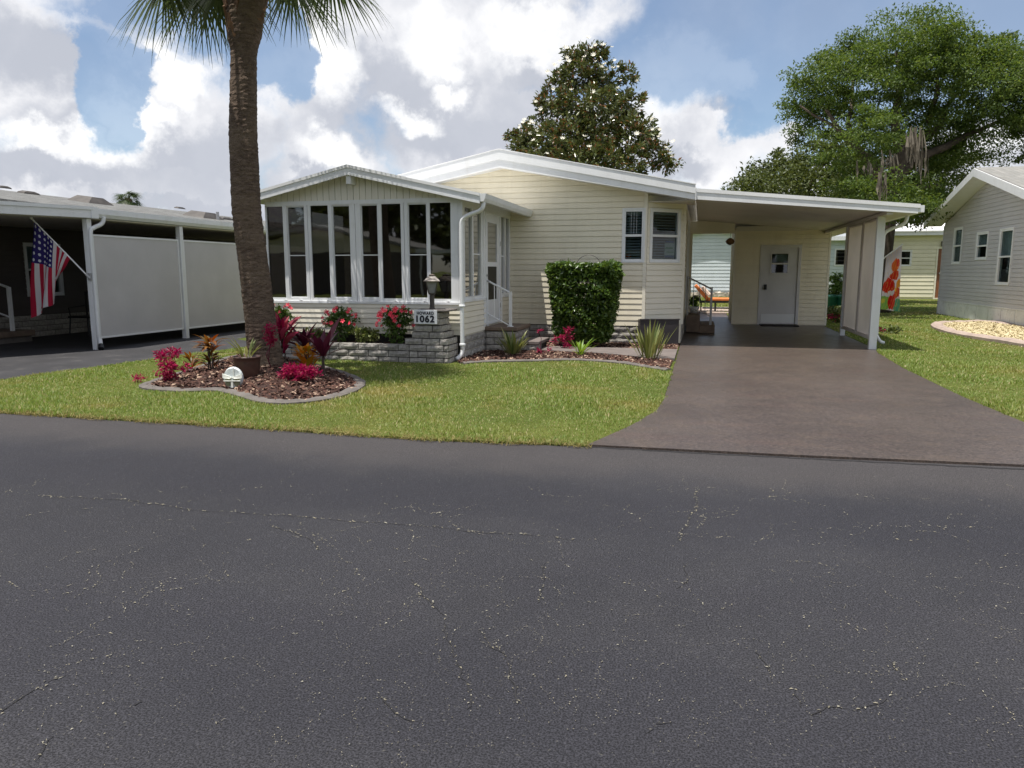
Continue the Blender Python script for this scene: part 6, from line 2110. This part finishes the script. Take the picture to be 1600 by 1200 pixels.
# ================================================================== buildings seen behind
bs_ = thing('back_shed', 'pale blue white sided shed seen through the carport passage', 'shed', (.5, 46, 0))
yb = 46.0
bw = Plane((0, yb), (1, 0), (0, -1))
xa, xb_, xp = -1.6, 2.6, .53
zp, sb = 3.95, .19
mb = MB(); bw.box(mb, xa, xb_, 0, 3.3, -.1, -.002); mb.prism([(xa, 3.3), (xb_, 3.3), (xb_, zp - sb * (xb_ - xp) - .05), (xp, zp - .05), (xa, zp - sb * (xp - xa) - .05)], yb + .002, yb + .1, 'y'); mb.build('wall', 'bluewhite', bs_)
bw.siding(bs_, 'bluewhite', lambda z: max(xa, xp - (zp - .08 - z) / sb), lambda z: min(xb_, xp + (zp - .08 - z) / sb), .35, zp - .15, .20, lip=.03)
box('side_wall', 'bluewhite', bs_, xb_ - .1, xb_, yb + .101, 50, 0, 3.5); box('side_wall', 'bluewhite', bs_, xa, xa + .1, yb + .101, 50, 0, 3.5)
for sg_, xe in ((1, xb_ + .3), (-1, xa - .3)):
    ze = zp - sb * abs(xe - xp)
    MB().prism([(xp, zp + .04), (xe, ze + .04), (xe, ze - .12), (xp, zp - .12)], yb - .35, 50.2, 'y').build('roof', 'white', bs_)
mb = MB()
rk = []
for k in range(90):
    x = random.uniform(-1.5, 2.6); y = 44.9 + random.uniform(-.5, .8); s = random.uniform(.08, .26)
    pts = [Vector((random.gauss(0, 1), random.gauss(0, 1), random.gauss(0, .7))).normalized() for _ in range(8)]
    vs = [(x + sx_ * s * random.uniform(.6, 1), y + sy_ * s * random.uniform(.6, 1), sz_ * s * random.uniform(.6, 1) + .05) for sx_ in (-1, 1) for sy_ in (-1, 1) for sz_ in (-1, 1)]
    mb.add(vs, [(0, 1, 3, 2), (4, 6, 7, 5), (0, 4, 5, 1), (2, 3, 7, 6), (0, 2, 6, 4), (1, 5, 7, 3)])
o = mb.build('rock_border', 'rock'); tag(o, 'heap of tan rocks along the base of the blue white shed', 'rocks', kind='stuff')
# patio slab and chaise in the passage
tag(box('patio', 'pinkcurb', None, -.9, 1.9, 27.0, 31.5, -.05, .02), kind='structure')
cl = thing('chaise_lounge', 'orange cushioned chaise lounge on the patio behind the passage', 'chaise', (.6, 28, 0))
cy = 28.0
mb = MB(); mb.hexa([(.22, cy - .3, .40), (1.6, cy - .3, .40), (1.6, cy + .35, .40), (.22, cy + .35, .40), (.22, cy - .3, .50), (1.6, cy - .3, .50), (1.6, cy + .35, .50), (.22, cy + .35, .50)]); mb.build('seat_cushion', 'orange', cl, bevel=.02)
mb = MB(); mb.hexa([(-.22, cy - .3, .92), (.24, cy - .3, .39), (.24, cy + .35, .39), (-.22, cy + .35, .92), (-.13, cy - .3, .99), (.34, cy - .3, .47), (.34, cy + .35, .47), (-.13, cy + .35, .99)]); mb.build('back_cushion', 'orange', cl, bevel=.02)
mb = MB(); mb.hexa([(.02, cy - .36, .86), (.28, cy - .36, .56), (.28, cy + .25, .56), (.02, cy + .25, .86), (.12, cy - .34, .93), (.40, cy - .34, .62), (.40, cy + .22, .62), (.12, cy + .22, .93)]); mb.build('pillow', 'pinkpillow', cl, bevel=.03)
mb = MB(); mb.box(.0, 1.6, cy - .33, cy - .29, .33, .39); mb.box(.0, 1.6, cy + .31, cy + .35, .33, .39); mb.box(.1, 1.6, cy - .28, cy + .30, .12, .15); mb.build('frame', 'black', cl)
for x in (.05, .55, 1.5):
    for y in (-.31, .33): MB().box(x - .025, x + .025, cy + y - .02, cy + y + .02, .02, .33).build('leg', 'black', cl)
# pot plant at the side steps
pp_ = thing('potted_plant', 'white pot with dark leaves on the side steps in the carport', 'plant', (-.13, 19.0, .42))
MB().lathe([(.08, .421), (.12, .56), (.125, .58), (.1, .575)], -.13, 19.0, 14).build('pot', 'white', pp_, True)
V, T = crown_cloud([(-.13, 19.0, .72, .15, .13, .16)], 18, 10, .06, .09, .04)
trimesh('foliage', V, T, 'shrub', pp_)['kind'] = 'stuff'
hb_ = thing('hanging_ornament', 'small brown ornament hanging at the right of the carport passage', 'ornament', (.72, 21.2, 2.2))
mb = MB(); mb.tube([(.74, 21.36, 2.45), (.74, 21.36, 2.32)], .005, 5); mb.build('cord', 'black', hb_)
MB().lathe([(.02, 2.14), (.09, 2.18), (.12, 2.24), (.09, 2.29), (.03, 2.33)], .74, 21.36, 10).build('body', 'boot', hb_)

yh = thing('back_house', 'pale yellow house with brown door behind the side lawn', 'house', (12, 44, 0))
yy_ = 44.0
yw = Plane((0, yy_), (1, 0), (0, -1))
x0_, x1_ = 8.4, 16.5
ywin = (AY(1404, 400, yy_)[0], AY(1424, 400, yy_)[0], 1.75, 2.55)
ydoor = (AY(1463, 430, yy_)[0], AY(1480, 430, yy_)[0], .05, 2.65)
mb = MB(); yw.wall(mb, x0_, x1_, 0, 3.35, [ywin, ydoor], -.1, -.002); mb.build('wall', 'yellow', yh)
yw.siding(yh, 'yellow', lambda z: x0_, lambda z: x1_, .1, 3.3, .21, [ywin, (ydoor[0] - .1, ydoor[1] + .1, 0, 2.7)], lip=.03)
sash_window(yh, yw, *ywin[:2], ywin[2], ywin[3], blinds=False, fw=.06)
box('room_back', 'interior', yh, ywin[0] - .5, ywin[1] + .5, yy_ + .6, yy_ + .65, 1.3, 2.9)
mb = MB(); yw.box(mb, ydoor[0], ydoor[1], .05, 2.65, -.06, -.02); dd_ = mb.build('door', 'browndoor', yh)
mb = MB(); mb.lathe([(.03, 1.30), (.05, 1.32), (.05, 1.38), (.03, 1.40)], ydoor[0] + .16, yy_ - .02, 8); mb.build('handle', 'steel', dd_)
mb = MB(); yw.frame(mb, ydoor[0] - .08, ydoor[1] + .08, -.02, 2.72, .08, -.03, .035); mb.build('door_frame', 'cream_pale', yh)
mb = MB(); yw.box(mb, x0_ - .2, x1_, 3.32, 3.52, .0, .4); mb.build('fascia', 'white', yh)
MB().prism([(yy_ - .45, 3.5), (yy_ + 4.5, 4.3), (yy_ + 4.5, 4.35), (yy_ - .45, 3.56)], x0_ - .2, x1_, 'x').build('roof', 'roofwhite', yh)
cp = AY(1459, 340, yy_ + 2)
chm = MB().box(cp[0] - .38, cp[0] + .38, yy_ + 1.8, yy_ + 2.4, 3.8, cp[2] + .55); chm.build('chimney', 'brickred', yh)
box('lamp', 'bronze', yh, ydoor[0] + .1, ydoor[0] + .25, yy_ - .15, yy_ - .03, 2.75, 3.0)
# white building further left, seen past the storage room
wbx = thing('back_building', 'white building with white roof edge seen between storage room and screens', 'building', (7.5, 52, 0))
yv = 52.0
vw = Plane((0, yv), (1, 0), (0, -1)); va, vb = AY(1270, 400, yv)[0], AY(1345, 400, yv)[0]
mb = MB(); vw.box(mb, va, vb, 0, 3.4, -3, 0); mb.build('wall', 'bluewhite', wbx)
vw.siding(wbx, 'bluewhite', lambda z: va, lambda z: vb, .1, 3.3, .25, lip=.03)
mb = MB(); vw.box(mb, va - .3, vb + .3, 3.4, 3.65, -3, .5); mb.build('roof', 'white', wbx)
mb = MB(); vw.frame(mb, va + 1.3, va + 2.2, 1.8, 2.9, .08, .03, .06); wv = mb.build('window', 'white', wbx); mb = MB(); vw.box(mb, va + 1.38, va + 2.12, 1.88, 2.82, .032, .04); mb.build('pane', 'glass', wv)
# shrub with red leaves, green bins and ground plants behind the screens
bp = AY(1306, 470, 31)
rs = thing('tall_shrub', 'tall green shrub with reddish tips behind the carport screens', 'shrub', (bp[0], 31, 0))
V, T = crown_cloud([ell_px(1306, 440, 14, 18, 31), ell_px(1298, 465, 12, 16, 31), ell_px(1314, 460, 12, 20, 31), ell_px(1305, 480, 16, 12, 31)], 60, 26, .18, .14, .07, lo=.2, inner=.3)
trimesh('foliage', V, T, 'shrub', rs)['kind'] = 'stuff'
mb = MB(); tube_np(mb, (bp[0], 31, 0), (bp[0], 31, 1.2), .04, .02, .03); mb.build('stems', 'wood', rs)
for (u, nm) in ((1299, 'green barrel standing behind the storage room corner, the nearer to the wall'), (1315, 'green barrel standing beside the rear screen post')):
    p = AY(u, 480, 29)
    o = MB().lathe([(.18, 0), (.19, .02), (.20, .5), (.215, .52), (.215, .56), (.2, .6), (.05, .62)], p[0], 29, 16).build('barrel', 'greenbin', None, True); tag(o, nm, 'barrel')
gpn = thing('ground_plants', 'low red and green ground plants behind the storage room', 'plant', (4.2, 23.5, 0))
V, T = crown_cloud([(3.75, 22.6, .22, .3, .5, .22), (3.8, 24, .22, .3, .6, .24), (4.3, 24.3, .22, .35, .6, .22)], 60, 14, .12, .11, .05, lo=.1)
trimesh('foliage', V, T, 'darkoak', gpn)['kind'] = 'stuff'
V, T = crown_cloud([(3.7, 22.4, .16, .2, .4, .14), (4.0, 23.6, .18, .3, .5, .14)], 18, 10, .1, .09, .04, lo=.1)
trimesh('red_foliage', V, T, 'crimson', gpn)['kind'] = 'stuff'
bp = AY(1400, 500, 18.0)
rg = thing('ground_plants', 'small red flowering plants under the tropical garden flag', 'plant', (3.9, 18.3, 0))
V, T = crown_cloud([(3.75, 18.6, .12, .25, .3, .12), (4.3, 18.9, .10, .3, .3, .1)], 26, 12, .1, .08, .04, lo=.1)
trimesh('foliage', V, T, 'darkoak', rg)['kind'] = 'stuff'
V, T = crown_cloud([(3.9, 18.3, .14, .2, .2, .06)], 6, 5, .06, .06, .04, lo=.1)
trimesh('red_foliage', V, T, 'crimson', rg)['kind'] = 'stuff'

# far trees closing the horizon behind the houses
far = [(-30, 70, 5.0, 3.0), (-20, 75, 4.5, 3.2), (-8, 78, 4.0, 3), (10, 74, 4.0, 3.5), (19, 66, 4.5, 4.2), (27, 62, 5, 5)]
fl = ['broad far tree beyond the left roof', 'far tree behind the sunroom roof', 'far tree hidden low behind the cream house', 'far tree behind the blue white shed', 'far tree right behind the yellow house', 'far tree behind the grey house roof']
for (x, y, h, r), l in zip(far, fl):
    tree('broadleaf_tree', l, 'tree', (x, y), ([(x, y, -.1), (x, y, h * .5), (x, y, h * .7)], .25, .1), [], [(x, y, h * .62, r, r * .8, h * .32), (x - r * .5, y, h * .5, r * .6, r * .6, h * .3), (x + r * .5, y, h * .52, r * .6, r * .6, h * .3)], 60, 50, .6, .3, .18, 'darkoak', group='far trees on the horizon', lo=.3)

# ------------------------------------------------------------------ across the street (behind the camera): seen mirrored in the sunroom glass
ac = thing('facing_house', 'pale beige house with carport across the street, mirrored in the sunroom windows', 'house', (-6, -16, 0))
box('wall', 'darkvinyl', ac, -31, -16, -20.3, -20, 0, 2.6); box('wall', 'darkvinyl', ac, -15.9, -2, -24.3, -24, 0, 2.6)
MB().prism([(-31, 2.61), (-16, 2.61), (-23.5, 4.1)], -20.2, -20.0, 'y').build('gable', 'cream', ac)
MB().prism([(-31.5, 2.6), (-23.5, 4.2), (-15.8, 2.6), (-15.8, 2.75), (-23.5, 4.4), (-31.5, 2.75)], -26, -19.4, 'y').build('roof', 'shingle2', ac)
MB().box(-15.7, -3, -25, -17, 2.5, 2.7).build('carport_roof', 'white', ac)
for x in (-15.5, -9.4, -3.2): MB().box(x, x + .1, -17.3, -17.2, 0, 2.5).build('carport_post', 'white', ac)
for k, x in enumerate((-50, -43, -36, -29, -22, -15, -8, -1, 7, 15)):
    y = -30 - 2 * (k % 2)
    tree('broadleaf_tree', ['tall dark tree across the street, mirrored in the sunroom glass'][0], 'tree', (x, y), ([(x, y, -.1), (x, y, 3), (x, y, 6)], .4, .2), [],
         [(x, y, 6.2, 4.4, 3.5, 3.6), (x - 2.5, y, 4.2, 2.8, 2.5, 2.6), (x + 2.5, y, 4.6, 2.8, 2.5, 2.6)], 90, 45, .9, .6, .42, 'darkoak', group='trees across the street', lo=.0)
tag(MB().box(-120, 120, -60, -3.4, -.055, -.002).build('facing_lawn', 'lawn'), kind='structure')
